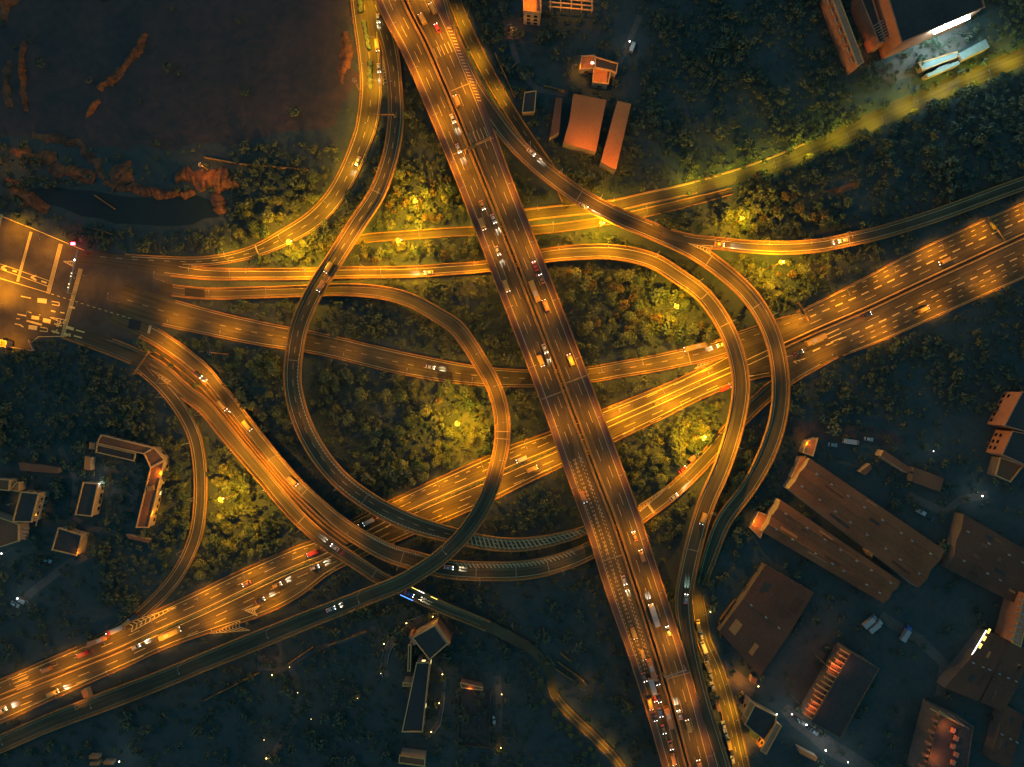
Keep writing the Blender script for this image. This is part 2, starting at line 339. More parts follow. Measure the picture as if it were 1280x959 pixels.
# ------------------------------------------------------------------ occupancy grid for trees and piers
GX, GY = 320, 250
occ = np.zeros((2 * GY, 2 * GX), bool)
groundroad = np.zeros_like(occ)
def mark(grid, x, y, r):
    x0, x1, y0, y1 = int(x - r + GX), int(x + r + GX) + 1, int(y - r + GY), int(y + r + GY) + 1
    x0, y0, x1, y1 = max(x0, 0), max(y0, 0), min(x1, 2 * GX), min(y1, 2 * GY)
    if x1 <= x0 or y1 <= y0: return
    yy, xx = np.mgrid[y0:y1, x0:x1]
    grid[y0:y1, x0:x1] |= (xx + .5 - GX - x) ** 2 + (yy + .5 - GY - y) ** 2 <= r * r
def free(grid, x, y):
    i, j = int(y + GY), int(x + GX)
    return 0 <= i < 2 * GY and 0 <= j < 2 * GX and not grid[i, j]
for p in PATHS.values():
    for i in range(len(p.P)):
        c = p.P[i, :2] + p.N[i] * (p.WL[i] - p.WR[i]) / 2; r = (p.WL[i] + p.WR[i]) / 2
        mark(occ, c[0], c[1], r + (-2.4 if (p.key == 'J' and p.P[i, 2] < 7.5) or (p.key == 'GL' and p.P[i, 2] < 5 and p.P[i, 0] > -20) else -.6 if p.key == 'L' and p.P[i, 0] > 80 else 1.6 if p.P[i, 2] < 3 else .6))
        if p.P[i, 2] < 2.5: mark(groundroad, c[0], c[1], r + 1.0)
def in_poly(x, y, poly):
    c = False; n = len(poly); j = n - 1
    for i in range(n):
        xi, yi = poly[i][:2]; xj, yj = poly[j][:2]
        if (yi > y) != (yj > y) and x < (xj - xi) * (y - yi) / (yj - yi) + xi: c = not c
        j = i
    return c
def block_poly(poly):
    xs = [p[0] for p in poly]; ys = [p[1] for p in poly]
    for gx in range(int(min(xs)) - 1, int(max(xs)) + 2):
        for gy in range(int(min(ys)) - 1, int(max(ys)) + 2):
            if in_poly(gx + .5, gy + .5, poly): mark(occ, gx + .5, gy + .5, 1.6)

# ------------------------------------------------------------------ ground
g = MB(); g.box((0, 0, -.5), (5000, 5000, 1.0)); tag(g.build('ground', M['ground']), kind='structure')
def sheet(name, poly, m, z, label=None, wob=1.5):
    pts = []
    n = len(poly)
    for i in range(n):
        a = Vector(poly[i]); b = Vector(poly[(i + 1) % n]); k = max(1, int((b - a).length / 8))
        for t in range(k):
            q = a.lerp(b, t / k); pts.append((q.x + random.uniform(-wob, wob), q.y + random.uniform(-wob, wob), z))
    mb = MB(); mb.add(pts, [tuple(range(len(pts)))])
    if mb_area(pts) < 0: mb.f[0].reverse()
    return tag(mb.build(name, m), kind='structure')
def mb_area(p): return sum(p[i][0] * p[(i + 1) % len(p)][1] - p[(i + 1) % len(p)][0] * p[i][1] for i in range(len(p))) / 2
def P2(*pts): return [at(x, y, 0)[:2] for x, y in pts]
def V2(*pts): return [(at(x, y, 0).x, at(x, y, 0).y) for x, y in pts]

sheet('dirt_ground', V2((-40,-40),(440,-40),(444,100),(425,150),(330,175),(200,190),(120,178),(30,172),(-40,180)), M['dirt'], .02, wob=3)
sheet('dark_hollow', V2((40,235),(110,236),(180,246),(240,244),(270,255),(278,268),(240,284),(170,284),(100,272),(55,255)), M['hollow_floor'], .03)  # dark sheet for an unlit hollow, its darkness put into the colour
for poly in ([(608,520),(606,575),(575,585),(560,560),(572,520)],):
    sheet('grass_patch', V2(*poly), M['grass'], .035, wob=2.5)
sheet('paved_yard', V2((905,825),(945,858),(938,880),(918,880)), M['pavement'], .04, wob=.3)
sheet('paved_yard', V2((927,915),(955,928),(945,945),(930,940)), M['pavement'], .05, wob=.3)
sheet('yard_concrete', V2((1095,85),(1140,62),(1205,30),(1215,50),(1150,95),(1110,105)), M['pavement'], .04, wob=1)
sheet('campus_street', V2((985,880),(1015,905),(1050,930),(1110,965),(1095,975),(1030,940),(990,905),(975,888)), M['pavement'], .04, wob=.5)
sheet('campus_path', V2((322,800),(352,800),(352,838),(322,838)), M['pavement'], .04, wob=.3)
sheet('dirt_track', V2((985,525),(1040,525),(1130,545),(1128,558),(1030,552),(990,548)), M['dirt'], .04, wob=1.5)
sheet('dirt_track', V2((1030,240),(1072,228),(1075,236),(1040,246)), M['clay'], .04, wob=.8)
sheet('sports_field', V2((573,856),(612,862),(612,930),(573,930)), M['roof_dk'], .04, wob=.1)
sheet('campus_courtyard', V2((130,575),(178,580),(165,650),(132,655)), M['pavement'], .03, wob=.8)
def path_strip(name, pts, wd, m, z=.035):
    mb = MB(); P = [at(x, y) for x, y in pts]; Lr, Rr = [], []
    for i, c in enumerate(P):
        d = (P[min(i + 1, len(P) - 1)] - P[max(i - 1, 0)]).normalized(); n_ = Vector((-d.y, d.x, 0)) * wd / 2
        Lr.append((c.x + n_.x, c.y + n_.y, z)); Rr.append((c.x - n_.x, c.y - n_.y, z))
    mb.rails([Rr, Lr], closed=False); tag(mb.build(name, m), kind='structure')
for pts, wd in [([(362,834),(371,850),(374,868),(368,900),(345,938),(333,952)], 3.0), ([(484,846),(479,830),(482,812),(496,796),(512,782),(530,773),(548,769)], 2.6), ([(549,835),(556,850),(553,885),(546,908),(532,920)], 2.4), ([(622,845),(624,880),(622,930),(618,958)], 3.4), ([(340,845),(392,812),(430,800),(470,785)], 2.6), ([(75,560),(95,600),(90,645),(110,660),(150,668)], 3.0), ([(120,690),(85,705),(40,740),(10,770)], 4.0), ([(1135,620),(1180,640),(1200,625),(1235,618)], 4.0), ([(1100,770),(1150,800),(1180,830),(1175,870)], 5.0), ([(636,40),(650,90),(672,112),(710,118)], 3.0), ([(800,20),(785,55),(772,82)], 3.0)]:
    path_strip('campus_path', pts, wd, M['pavement'])
# embankments with painted-in lit patches in the dug-over field (each a mound of its own)
def mound(pts, hw, hh, label):
    P = [at(x, y) for x, y in pts]; U_ = [-1, -.86, -.8, -.52, -.47, -.2, 0, .2, .47, .52, .8, .86, 1]; Z_ = [-.1, .3, .33, .62, .66, .95, 1, .95, .66, .62, .33, .3, -.1]; n = len(U_); mb = MB(); hw *= .95; hh *= .9
    samp = []
    for i in range(len(P) - 1):
        k = max(2, int((P[i + 1] - P[i]).length / .8))
        samp += [P[i].lerp(P[i + 1], t / k) for t in range(k)]
    samp.append(P[-1]); N = len(samp)
    def wob(L): return np.convolve(rng.normal(size=N + 24), np.ones(L) / L ** .5, 'same')[12:12 + N]
    eL, eR, ht, cx = 1 + .28 * wob(5), 1 + .28 * wob(5), 1 + .35 * wob(7), .5 * wob(9)
    rails = [[] for _ in range(n)]
    for i, c in enumerate(samp):
        d = (samp[min(i + 2, N - 1)] - samp[max(i - 2, 0)]).normalized(); nn = Vector((-d.y, d.x, 0))
        e = max(.05, math.sin(math.pi * min(1, max(0, (i + .3) / (N - .4))))) ** .4
        for j in range(n):
            u = U_[j]; hgt = hh * e * max(.25, ht[i]) * Z_[j] * random.uniform(.92, 1.08) if 0 < j < n - 1 else -.1
            q = c + nn * (u * hw * (.3 + .7 * e) * max(.3, eL[i] if u < 0 else eR[i]) + cx[i] * min(1, hw / 3)); rails[j].append((q.x, q.y, hgt))
    mb.rails(rails, closed=False)
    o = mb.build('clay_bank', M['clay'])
    return tag(o, label, 'earth bank', 'clay banks in the dark dug-over field')
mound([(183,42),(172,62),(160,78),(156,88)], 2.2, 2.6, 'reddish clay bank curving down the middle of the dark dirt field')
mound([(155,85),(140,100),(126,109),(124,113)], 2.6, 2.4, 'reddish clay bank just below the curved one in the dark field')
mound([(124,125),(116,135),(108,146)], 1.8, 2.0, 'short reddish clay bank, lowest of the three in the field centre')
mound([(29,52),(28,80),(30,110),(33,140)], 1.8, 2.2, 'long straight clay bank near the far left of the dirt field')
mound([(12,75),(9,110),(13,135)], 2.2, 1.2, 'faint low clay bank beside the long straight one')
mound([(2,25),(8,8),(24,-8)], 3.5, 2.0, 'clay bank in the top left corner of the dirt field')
mound([(14,188),(35,194),(52,197),(72,195)], 4.0, 3.0, 'bright orange clay bank left of the hollow')
mound([(60,212),(80,210),(100,218),(118,228)], 3.5, 3.0, 'orange clay bank above the hollow, left part')
mound([(40,172),(75,174),(100,182),(118,200),(130,225)], 3.0, 1.2, 'pale curving clay track leading down towards the hollow')
mound([(130,228),(150,232),(180,239),(215,243),(245,243)], 2.6, 2.6, 'long orange clay bank along the upper rim of the hollow')
mound([(140,212),(158,224),(160,230)], 7.0, 2.0, 'broad clay heap between the curving track and the hollow')
mound([(220,225),(245,223),(275,226),(300,232)], 5.5, 4.0, 'brightest orange clay bank right of the hollow with bushes')
mound([(270,240),(276,258),(278,268)], 3.0, 2.4, 'clay bank at the right tip of the hollow')
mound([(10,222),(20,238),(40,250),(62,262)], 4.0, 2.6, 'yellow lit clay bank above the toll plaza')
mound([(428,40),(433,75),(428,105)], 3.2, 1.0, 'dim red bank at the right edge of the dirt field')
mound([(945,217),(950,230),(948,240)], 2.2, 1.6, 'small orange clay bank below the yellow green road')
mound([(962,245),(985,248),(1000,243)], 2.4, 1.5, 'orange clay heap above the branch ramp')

# ------------------------------------------------------------------ roads at grade and flyovers
def add_markings(mb, p, lines):
    """lines: (offset fn or value, 'solid'|(dash, gap), width, i0, i1)"""
    for o, kind, wd, a, b in lines:
        oo = np.broadcast_to(o, (len(p.P),)); i0, i1 = a, b if b else len(p.P)
        if kind == 'solid':
            pts = off(p, oo); ok = np.zeros(len(p.P), bool); ok[i0:i1] = True
            for r0, r1 in runs(ok, 2):
                mb.rails([off(p, oo + wd / 2, .035, r0, r1), off(p, oo - wd / 2, .035, r0, r1)], closed=False)
        else:
            dash, gap = kind; s = p.s[i0] + random.uniform(0, gap); send = p.s[min(i1, len(p.s)) - 1]
            while s + dash < send:
                o1 = float(np.interp(s, p.s, oo)); o2 = float(np.interp(s + dash, p.s, oo))
                a1, a2 = at_s(p, s, o1 + wd / 2, .037), at_s(p, s, o1 - wd / 2, .037); b1, b2 = at_s(p, s + dash, o2 + wd / 2, .037), at_s(p, s + dash, o2 - wd / 2, .037)
                mb.quad(a1, a2, b2, b1); s += dash + gap
def stripes(mb, p, o1, o2, s0, s1, pitch, wd, skew, dz=.037):
    s = s0
    while s < s1:
        a = np.interp(s, p.s, np.broadcast_to(o1, (len(p.P),))); b = np.interp(s, p.s, np.broadcast_to(o2, (len(p.P),)))
        mb.quad(at_s(p, s, a, dz), at_s(p, s + skew, b, dz), at_s(p, s + skew + wd, b, dz), at_s(p, s + wd, a, dz)); s += pitch
def bar_at(mb, p, px, py, wd, o1=None, o2=None, dz=.04):
    i = nearest(p, px, py); s = p.s[i]; o1 = p.WL[i] - .3 if o1 is None else o1; o2 = -p.WR[i] + .3 if o2 is None else o2
    mb.quad(at_s(p, s, o1, dz), at_s(p, s, o2, dz), at_s(p, s + wd, o2, dz), at_s(p, s + wd, o1, dz))
PX = {}     # extra paint drawn as pixel polygons: road key -> list of quads (px)
def pxline(mb, a, b, wpx, z):
    A_, B_ = at(a[0], a[1], z), at(b[0], b[1], z); d = (B_ - A_); n = Vector((-d.y, d.x, 0)).normalized() * wpx * S / 2
    mb.quad(A_ + n, A_ - n, B_ - n, B_ + n)
def chevrons(mb, apex, b1, b2, n, z, wpx=1.0):
    """gore: outline from the apex to the two base points, filled with chevrons that point at the apex"""
    ap = Vector(apex); p1 = Vector(b1); p2 = Vector(b2)
    pxline(mb, apex, b1, .8, z); pxline(mb, apex, b2, .8, z)
    for i in range(1, n + 1):
        t = i / n; a = ap.lerp(p1, t); b = ap.lerp(p2, t); m = (a + b) / 2; d = ((p1 + p2) / 2 - ap).normalized() * ((a - b).length * .45)
        tip = m - d
        pxline(mb, tuple(a), tuple(tip), wpx, z + .003); pxline(mb, tuple(b), tuple(tip), wpx, z + .006)

def lane_lines(p, dash=(3.0, 5.0), lane=3.4, edge=1.15, wd=.22, i0=0, i1=None, ew=.3):
    L = []
    i1 = i1 or len(p.P)
    keepL = ~inside_other(p, off(p, p.WL - edge)); keepR = ~inside_other(p, off(p, -p.WR + edge))
    for keep, o in ((keepL, p.WL - edge), (keepR, -p.WR + edge)):
        keep = keep.copy(); keep[:i0] = False; keep[i1:] = False
        for a, b in runs(keep): L.append((o, 'solid', ew, a, b))
    tot = (p.WL + p.WR - 2 * edge); n = max(1, int(round(np.median(tot[i0:i1]) / lane)))
    for k in range(1, n):
        L.append((p.WL - edge - tot * k / n, dash, wd, i0, i1))
    return L

def ground_road(key, name, m, lines=None, rails_=True, raildesc='', dz=0.0, extra=None, bar='concrete', paint='paint'):
    p = PATHS[key]
    mb = MB(); mb.rails([off(p, p.WL, 0), off(p, p.WL, -.3), off(p, -p.WR, -.3), off(p, -p.WR, 0)], uvw=[0, 0, 0, 0], sarr=p.s)
    # top face gets real uvs
    o = MB(); o.rails([off(p, -p.WR, .012), off(p, np.zeros(len(p.P)), .012), off(p, p.WL, .012)], closed=False, uvw=[-float(p.WR.mean()), 0, float(p.WL.mean())], sarr=p.s)
    o.rails([off(p, p.WL, .012), off(p, p.WL, -.4)], closed=False, uvw=[0, 0], sarr=p.s)
    o.rails([off(p, -p.WR, -.4), off(p, -p.WR, .012)], closed=False, uvw=[0, 0], sarr=p.s)
    ro = tag(o.build(name, M[m]), kind='structure')
    mk = MB(); add_markings(mk, p, lines if lines is not None else lane_lines(p))
    if extra: extra(mk, p)
    mk.build('lane_markings', M[paint], ro)
    if rails_:
        for side, o0 in (('+', p.WL), ('-', -p.WR)):
            sg = 1 if side == '+' else -1
            keep = ~inside_other(p, off(p, o0 - sg * .3))
            if key == 'L': keep[nearest(p, 1020 if sg > 0 else 880, 182 if sg > 0 else 236):] = False
            for a, b in runs(keep, 5):
                r = MB(); c = o0 - sg * .12
                r.rails([off(p, c + .22, .7, a, b), off(p, c + .28, -.35, a, b), off(p, c - .28, -.35, a, b), off(p, c - .22, .7, a, b)])
                mid = off(p, c)[(a + b) // 2]
                tag(r.build('guard_rail', M[bar]), raildesc + side_word(p, (a + b) // 2, sg), 'barrier', 'low barriers along the ' + p.desc)
    return ro
def side_word(p, i, sg):
    n = p.N[i] * sg; q = proj(p.P[i:i + 1])[0]
    s = ('upper' if n[1] > 0 else 'lower') if abs(n[1]) > abs(n[0]) else ('right' if n[0] > 0 else 'left')
    loc = 'near the toll plaza' if q[0] < 230 and 250 < q[1] < 480 else 'in the left half' if q[0] < 500 else 'around the middle' if q[0] < 780 else 'in the right half'
    return ' ' + s + ' edge of the ' + p.desc + ', ' + loc

def flyover(key, name, label, lines=None, joints=(), extra=None, shoulder=None, pier_step=32, thick=1.5, surf='asphalt', par_h=.95, paint='paint'):
    p = PATHS[key]; mid = p.P[len(p.P) // 2]
    root = thing(name, (mid[0], mid[1], 0), label, 'flyover')
    d = MB(); n0 = np.zeros(len(p.P))
    low = np.maximum(p.P[:, 2] - thick, -.3) - p.P[:, 2]
    def rl(o, dzv):
        q = off(p, o); q[:, 2] += dzv; return q
    d.rails([rl(p.WL, -.02), rl(p.WL, np.maximum(low, -.45)), rl(p.WL * .55, low), rl(-p.WR * .55, low), rl(-p.WR, np.maximum(low, -.45)), rl(-p.WR, -.02)])
    d.build('deck', M['concrete_dk'], root)
    t = MB(); t.rails([off(p, -p.WR + .05, .01), off(p, n0, .01), off(p, p.WL - .05, .01)], closed=False, uvw=[-float(p.WR.mean()), 0, float(p.WL.mean())], sarr=p.s)
    t.build('road_surface', M[surf], root)
    if shoulder: shoulder(p, root)
    for sg, o0 in ((1, p.WL), (-1, -p.WR)):
        keep = ~inside_other(p, off(p, o0 - sg * .3)); r = MB()
        if key == 'GL': keep[nearest(p, 616, 786):] = False
        for a, b in runs(keep, 3):
            c = o0 - sg * .25
            r.rails([off(p, c + .24, par_h, a, b), off(p, c + .28, -.3, a, b), off(p, c - .28, -.3, a, b), off(p, c - .24, par_h, a, b)])
            c2 = o0 - sg * .85
            r.rails([off(p, c2 + .12, .22, a, b), off(p, c2 + .12, -.05, a, b), off(p, c2 - .12, -.05, a, b), off(p, c2 - .12, .22, a, b)])
        if r.v: r.build('parapet', M['concrete'], root)
    mk = MB(); add_markings(mk, p, lines if lines is not None else lane_lines(p, edge=1.6))
    if extra: extra(mk, p)
    if mk.v: mk.build('lane_markings', M[paint], root)
    for q in joints:
        j = MB(); bar_at(j, p, q[0], q[1], .45, dz=.044); bar_at(j, p, q[0], q[1], .12, dz=.046); j.build('expansion_joint', M['paint_dim'], root)
    s = 14.0
    while s < p.s[-1] - 10:
        c = at_s(p, s, 0); i = int(np.searchsorted(p.s, s)); wd = (p.WL[i] + p.WR[i]) / 2
        if c.z > 3.5 and free(groundroad, c.x, c.y):
            pm = MB(); tx, ty = p.T[i]
            for o_ in ([0] if wd < 8 else [-wd * .5, wd * .5]):
                b = at_s(p, s, o_); pm.bar((b.x, b.y, -.2), (b.x, b.y, c.z - thick - .9), .9, .9, 10)
                mark(occ, b.x, b.y, 2)
            pm.box((c.x, c.y, c.z - thick - .5), (1.7, wd * 1.25, 1.0), math.atan2(ty, tx)); pm.build('pier', M['concrete_dk'], root)
        s += pier_step
    return root

# toll plaza
pl = MB()
pl.add([(x, y, .06) for x, y in pz], [tuple(range(len(pz)))])
if mb_area(pz) < 0: pl.f[0].reverse()
plaza = tag(pl.build('toll_plaza_road', M['plaza']), kind='structure')
block_poly(pz)
pk = MB(); z = .19
def band(a, b, n, gap, wpx):
    a = Vector(a); b = Vector(b); d = (b - a); nn = Vector((-d.y, d.x)).normalized()
    for i in range(n):
        o = nn * ((i - (n - 1) / 2) * gap); pxline(pk, tuple(a + o), tuple(b + o), wpx, z)
band((39,290),(22,352), 3, 1.2, .75); band((76,305),(60,367), 4, 1.35, .7); band((101,336),(78,421), 4, 1.35, .65); band((2,268),(-6,300), 3, 1.2, .8)
pxline(pk, (-20,323), (61,351), .7, z); pxline(pk, (-20,329), (60,358), .7, z); pxline(pk, (-20,342), (60,366), .8, z)
pxline(pk, (-20,262), (41,286), .8, z); pxline(pk, (41,286), (105,313), .8, z)
for i in range(14): pxline(pk, (64 + i * 7.4, 367.5 + i * 2.3), (67.5 + i * 7.4, 368.6 + i * 2.3), .7, z)
def k(x, y): return (x / 7.37, 320 + y / 7.37)
for x, y in ((35, 110), (310, 200)):
    pxline(pk, k(x - 25, y - 5), k(x + 25, y - 18), 2.2, z + .004); pxline(pk, k(x - 25, y - 5), k(x + 25, y + 25), 2.2, z + .008)
for a, b, wd in [((195,372),(285,390),1.2),((345,408),(430,418),5.5),((475,418),(545,430),1.2),((545,430),(545,460),1.2),((545,460),(478,447),1.2),((470,505),(510,515),1.6),((555,520),(595,527),1.4),((160,537),(240,552),1.6),((290,565),(360,575),4.5),((395,590),(465,605),5),((245,597),(385,635),2.4),((262,655),(342,665),5.2),((370,655),(437,668),1.2),((437,668),(437,698),1.2),((437,698),(365,690),1.2),((500,625),(570,645),1.6),((520,650),(560,612),1.6),((530,612),(540,655),1.2),((475,690),(545,712),2.2),((490,710),(530,680),1.4),((135,625),(185,635),1.3),((185,635),(215,655),1.6),((610,655),(680,675),3.6),((590,715),(650,735),2.8),((600,740),(650,715),1.4),((700,682),(780,705),1.6),((680,735),(755,755),1.6),((360,540),(372,545),1),((640,470),(690,480),2.6),((150,578),(185,580),1),((115,135),(155,145),2),((380,232),(430,248),2),((260,515),(290,525),1)]:
    pxline(pk, k(*a), k(*b), wd, z + .012)
chevrons(pk, k(460, 565), k(610, 590), k(590, 625), 4, z + .02, .8)
chevrons(pk, k(585, 50), k(690, 50), k(680, 100), 4, z + .02, .8)
pxline(pk, (48,421), (80,420.5), .8, z); pxline(pk, (39,428), (48,421), .8, z)
pk.build('lane_markings', M['paint_lit'], plaza)

def exI(mk, p):
    # gores and chevrons on the highway
    chevrons(mk, (1040,440), (992,452), (996,462), 8, .14, 1.0)
    chevrons(mk, (221,758), (158,779), (164,790), 10, .20, 1.0)
    chevrons(mk, (262,792), (300,776), (312,788), 9, .13, 1.0)
    chevrons(mk, (306,763), (325,757), (322,770), 5, .13, .9)
    for i in range(6):
        pxline(mk, (1032 + i * 3.2, 419 + i * 4.4), (1049 + i * 2.2, 411 + i * 5.4), 1.0, .13)
    for i in range(4):
        pxline(mk, (15 + i * 2, 850 + i * 4.2), (33 + i * 2, 843 + i * 4.2), .9, .13)
pI = PATHS['I']
i930 = nearest(pI, 960, 441)
linesI = []
for o, kd, wd, a, b in [(1.3, 'solid', .35, 0, None), (-1.3, 'solid', .35, 0, None),
        (pI.WL - 1.8, 'solid', .25, 0, i930), (-pI.WR + 1.8, 'solid', .25, 0, i930), (-pI.WR + .8, 'solid', .25, i930, None), (pI.WL - .8, 'solid', .22, i930, None)]:
    linesI.append((o, kd, wd, a, b))
for o in (4.6, -4.6): linesI.append((o, (6, 9), .22, 0, i930))
linesI.append((7.3, (2, 4), .18, 0, i930)) ; linesI.append((-7.6, (6, 9), .22, 0, i930))
for o, kd, wd in [(4.4, (6, 9), .2), (7.6, (4, 3.2), .55), (10.6, (2.4, 3.6), .22), (13.0, (2.4, 3.6), .22), (-5.6, (6, 9), .2), (-8.6, (4, 3.2), .55), (-11.4, (2.4, 3.6), .22), (-14.2, (2.4, 3.6), .22)]:
    linesI.append((o, kd, wd, i930 + 6, None))
ground_road('I', 'highway_road', 'asphalt_old', linesI, True, 'low pale barrier along the', extra=exI, paint='paint_lit')
ground_road('E4', 'middle_road', 'asphalt_old', None, True, 'low pale barrier along the', extra=lambda mk, p: (chevrons(mk, (908,446), (872,456), (868,461), 8, .16, .8), pxline(mk, (858,433), (864,456), .8, .16)))
ground_road('E1', 'upper_left_road', 'asphalt', None, True, 'low barrier along the', extra=lambda mk, p: (chevrons(mk, (478,70), (479,106), (484,104), 8, .5, .8), bar_at(mk, p, 323, 313, .7)))
ground_road('Hx', 'slip_road', 'asphalt', None, True, 'low barrier along the')
ground_road('L', 'tree_lined_road', 'asphalt', [(PATHS['L'].WL - .6, 'solid', .3, 0, nearest(PATHS['L'], 1030, 180)), (-PATHS['L'].WR + .6, 'solid', .2, 0, nearest(PATHS['L'], 860, 236))], True, 'low kerb barrier along the')
ground_road('P', 'service_road', 'asphalt_old', [], True, 'low kerb barrier along the')
ground_road('SV', 'service_street', 'asphalt', [(0, (3, 6), .2, 0, None)], True, 'low kerb barrier along the')
ground_road('N', 'kerbside_street', 'asphalt_old', [(1.2, 'solid', .25, 8, None), (-1.0, (3, 5), .2, 8, None), (PATHS['N'].WL - .5, 'solid', .3, 8, None)], True, 'low kerb along the')
ground_road('Q', 'park_lane', 'asphalt', [(0, 'solid', .18, 4, None), (PATHS['Q'].WL - .3, 'solid', .18, 4, None)], True, 'low kerb along the')

# the wide flyover: two decks side by side with a slit between
def wide_flyover():
    p = A; mid = p.P[len(p.P) // 2]
    root = thing('wide_flyover', (mid[0], mid[1], 0), 'widest six lane flyover crossing everything from top to bottom right', 'flyover')
    n0 = np.zeros(len(p.P)); sw = 3.2
    iR = nearest(p, 612, 190); iL = nearest(p, 540, 95)
    for sg, Wd in ((1, p.WL), (-1, p.WR)):
        d = MB(); a, b = sg * .7, None
        o_in = n0 + sg * .6; o_out = sg * Wd
        d.rails([off(p, o_in, -.02), off(p, o_in, -1.9), off(p, o_in + (o_out - o_in) * .7, -1.9), off(p, o_out, -.5), off(p, o_out, -.02)])
        d.build('deck', M['concrete_dk'], root)
        t = MB(); r = [off(p, o_in, .01), off(p, o_out * .5, .01), off(p, sg * (Wd - sw), .01)]
        if sg > 0: r = r[::-1]
        t.rails(r, closed=False, uvw=[0, 5, 10], sarr=p.s); t.build('road_surface', M['asphalt'], root)
        t = MB(); i0 = iR if sg > 0 else iL
        r = [off(p, sg * (Wd - sw), .014), off(p, sg * (Wd - .1), .014)]
        if sg > 0: r = r[::-1]
        t.rails(r, closed=False, uvw=[0, 3], sarr=p.s); t.build('hard_shoulder', M['shoulder'], root)
        r = MB(); keep = ~inside_other(p, off(p, sg * (Wd - .4)))
        for a, b in runs(keep, 3):
            c = sg * (Wd - .25); r.rails([off(p, c + .24, 1.0, a, b), off(p, c + .28, -.4, a, b), off(p, c - .28, -.4, a, b), off(p, c - .24, 1.0, a, b)])
        r.build('parapet', M['concrete'], root)
        r = MB(); c = n0 + sg * .85; r.rails([off(p, c + .22, .95), off(p, c + .26, -.1), off(p, c - .26, -.1), off(p, c - .22, .95)]); r.build('median_barrier', M['concrete'], root)
    mk = MB(); L = []
    for sg, Wd, i0 in ((1, p.WL, iR), (-1, p.WR, iL)):
        L.append((n0 + sg * 1.45, 'solid', .2, 0, None)); L.append((sg * (Wd - sw), 'solid', .24, 0, None))
        tot = Wd - sw - 1.45
        for kk in (1, 2): L.append((sg * (1.45 + tot * kk / 3), (6, 8), .2, 0, None))
    iA, iB = nearest(p, 735, 570), nearest(p, 828, 850)
    tot = p.WR - sw - 1.45
    for kk in (1, 2):
        for e in (-.45, .45): L.append((-(1.45 + tot * kk / 3) + e, (1.0, 1.0), .28, iA, iB))
    L.append((-(p.WR - sw - .7), (1.0, 1.0), .25, iA, iB))
    add_markings(mk, p, L)
    for q in ((536, 65), (586, 165)):     # rows of short slowing bars on the right deck
        for j in range(5): 
            c = nearest(p, *q); o1 = 2.2 + j * 1.9; mk.quad(at_s(p, p.s[c], o1, .04), at_s(p, p.s[c], o1 - .3, .04), at_s(p, p.s[c] + 5, o1 - .3, .04), at_s(p, p.s[c] + 5, o1, .04))
    stripes(mk, p, PATHS['A'].WL * .83, PATHS['A'].WL * .95, p.s[nearest(p, 533, 50)], p.s[nearest(p, 570, 138)], 1.6, .5, .9, .05)
    mk.build('lane_markings', M['paint'], root)
    for q, a, b in (((703, 490), 2, -12.5), ((703, 478), 12.5, 2), ((598, 182), 12, -9), ((830, 845), 12.5, 1), ((780, 690), -12, -1), ((560, 112), 12, 1)):
        j = MB(); bar_at(j, p, q[0], q[1], .5, a, b, dz=.05); j.build('expansion_joint', M['paint_dim'], root)
    s = 20.0
    while s < p.s[-1] - 10:
        i = int(np.searchsorted(p.s, s)); tx, ty = p.T[i]
        for o_ in (-7, 7):
            b = at_s(p, s, o_)
            if free(groundroad, b.x, b.y):
                pm = MB(); pm.bar((b.x, b.y, -.2), (b.x, b.y, 15 - 3.0), 1.1, 1.1, 10); pm.box((b.x, b.y, 15 - 2.5), (2.0, 9.5, 1.1), math.atan2(ty, tx)); pm.build('pier', M['concrete_dk'], root); mark(occ, b.x, b.y, 2)
        s += 35
    return root
wide_flyover()
def exB(mk, p):
    i0, i1 = nearest(p, 578, 672), nearest(p, 735, 662)
    stripes(mk, p, p.WL * .75, -p.WR * .75, p.s[i0], p.s[i1], 2.2, .7, 2.6)
    # dashed edge blocks along the loop's inner side
    a, b = nearest(p, 380, 440), nearest(p, 470, 632)
    add_markings(mk, p, [(p.WL - 1.9, (.9, .9), .35, a, b), (-p.WR + 1.9, (.9, .9), .3, nearest(p, 430, 600), nearest(p, 560, 668))])
flyover('B', 'left_ramp', 'narrow two lane ramp making the big left hand curve from the top', joints=((472, 240), (367, 447), (457, 626)), extra=exB)
flyover('D', 'loop_ramp', 'inner loop ramp rising from the left and running out dark at bottom left', joints=((627, 545), (627, 541)), pier_step=30, paint='paint_dim')
def exG(mk, p):
    i0, i1 = nearest(p, 565, 711), nearest(p, 722, 695)
    stripes(mk, p, p.WL - .9, p.WL - 3.2, p.s[i0], p.s[i1], 2.0, .7, 1.6)
    stripes(mk, p, p.WL - 1.0, p.WL - 2.0, p.s[nearest(p, 450, 672)], p.s[nearest(p, 545, 709)], 1.2, .45, .5)
    chevrons(mk, (838,606), (798,632), (800,640), 10, 3.2, 1.0)
    bar_at(mk, p, 812, 636, 1.2)
    for q in ((187, 410),): pxline(mk, (188, 407), (185.5, 417), 3.2, .22)
flyover('G', 'curving_viaduct', 'broad viaduct carriageway sweeping from the toll plaza under the wide flyover', joints=((382, 616), (500, 694), (597, 714), (642, 714), (688, 707)), extra=exG, surf='asphalt_old')
def exGL(mk, p):
    chevrons(mk, (187, 461), (213, 483), (219, 480), 7, .5, .8)
    for a, b in (((191, 449), (200, 454)), ((187, 455), (197, 461)), ((192, 470), (183, 459))): pxline(mk, a, b, .9, .5)
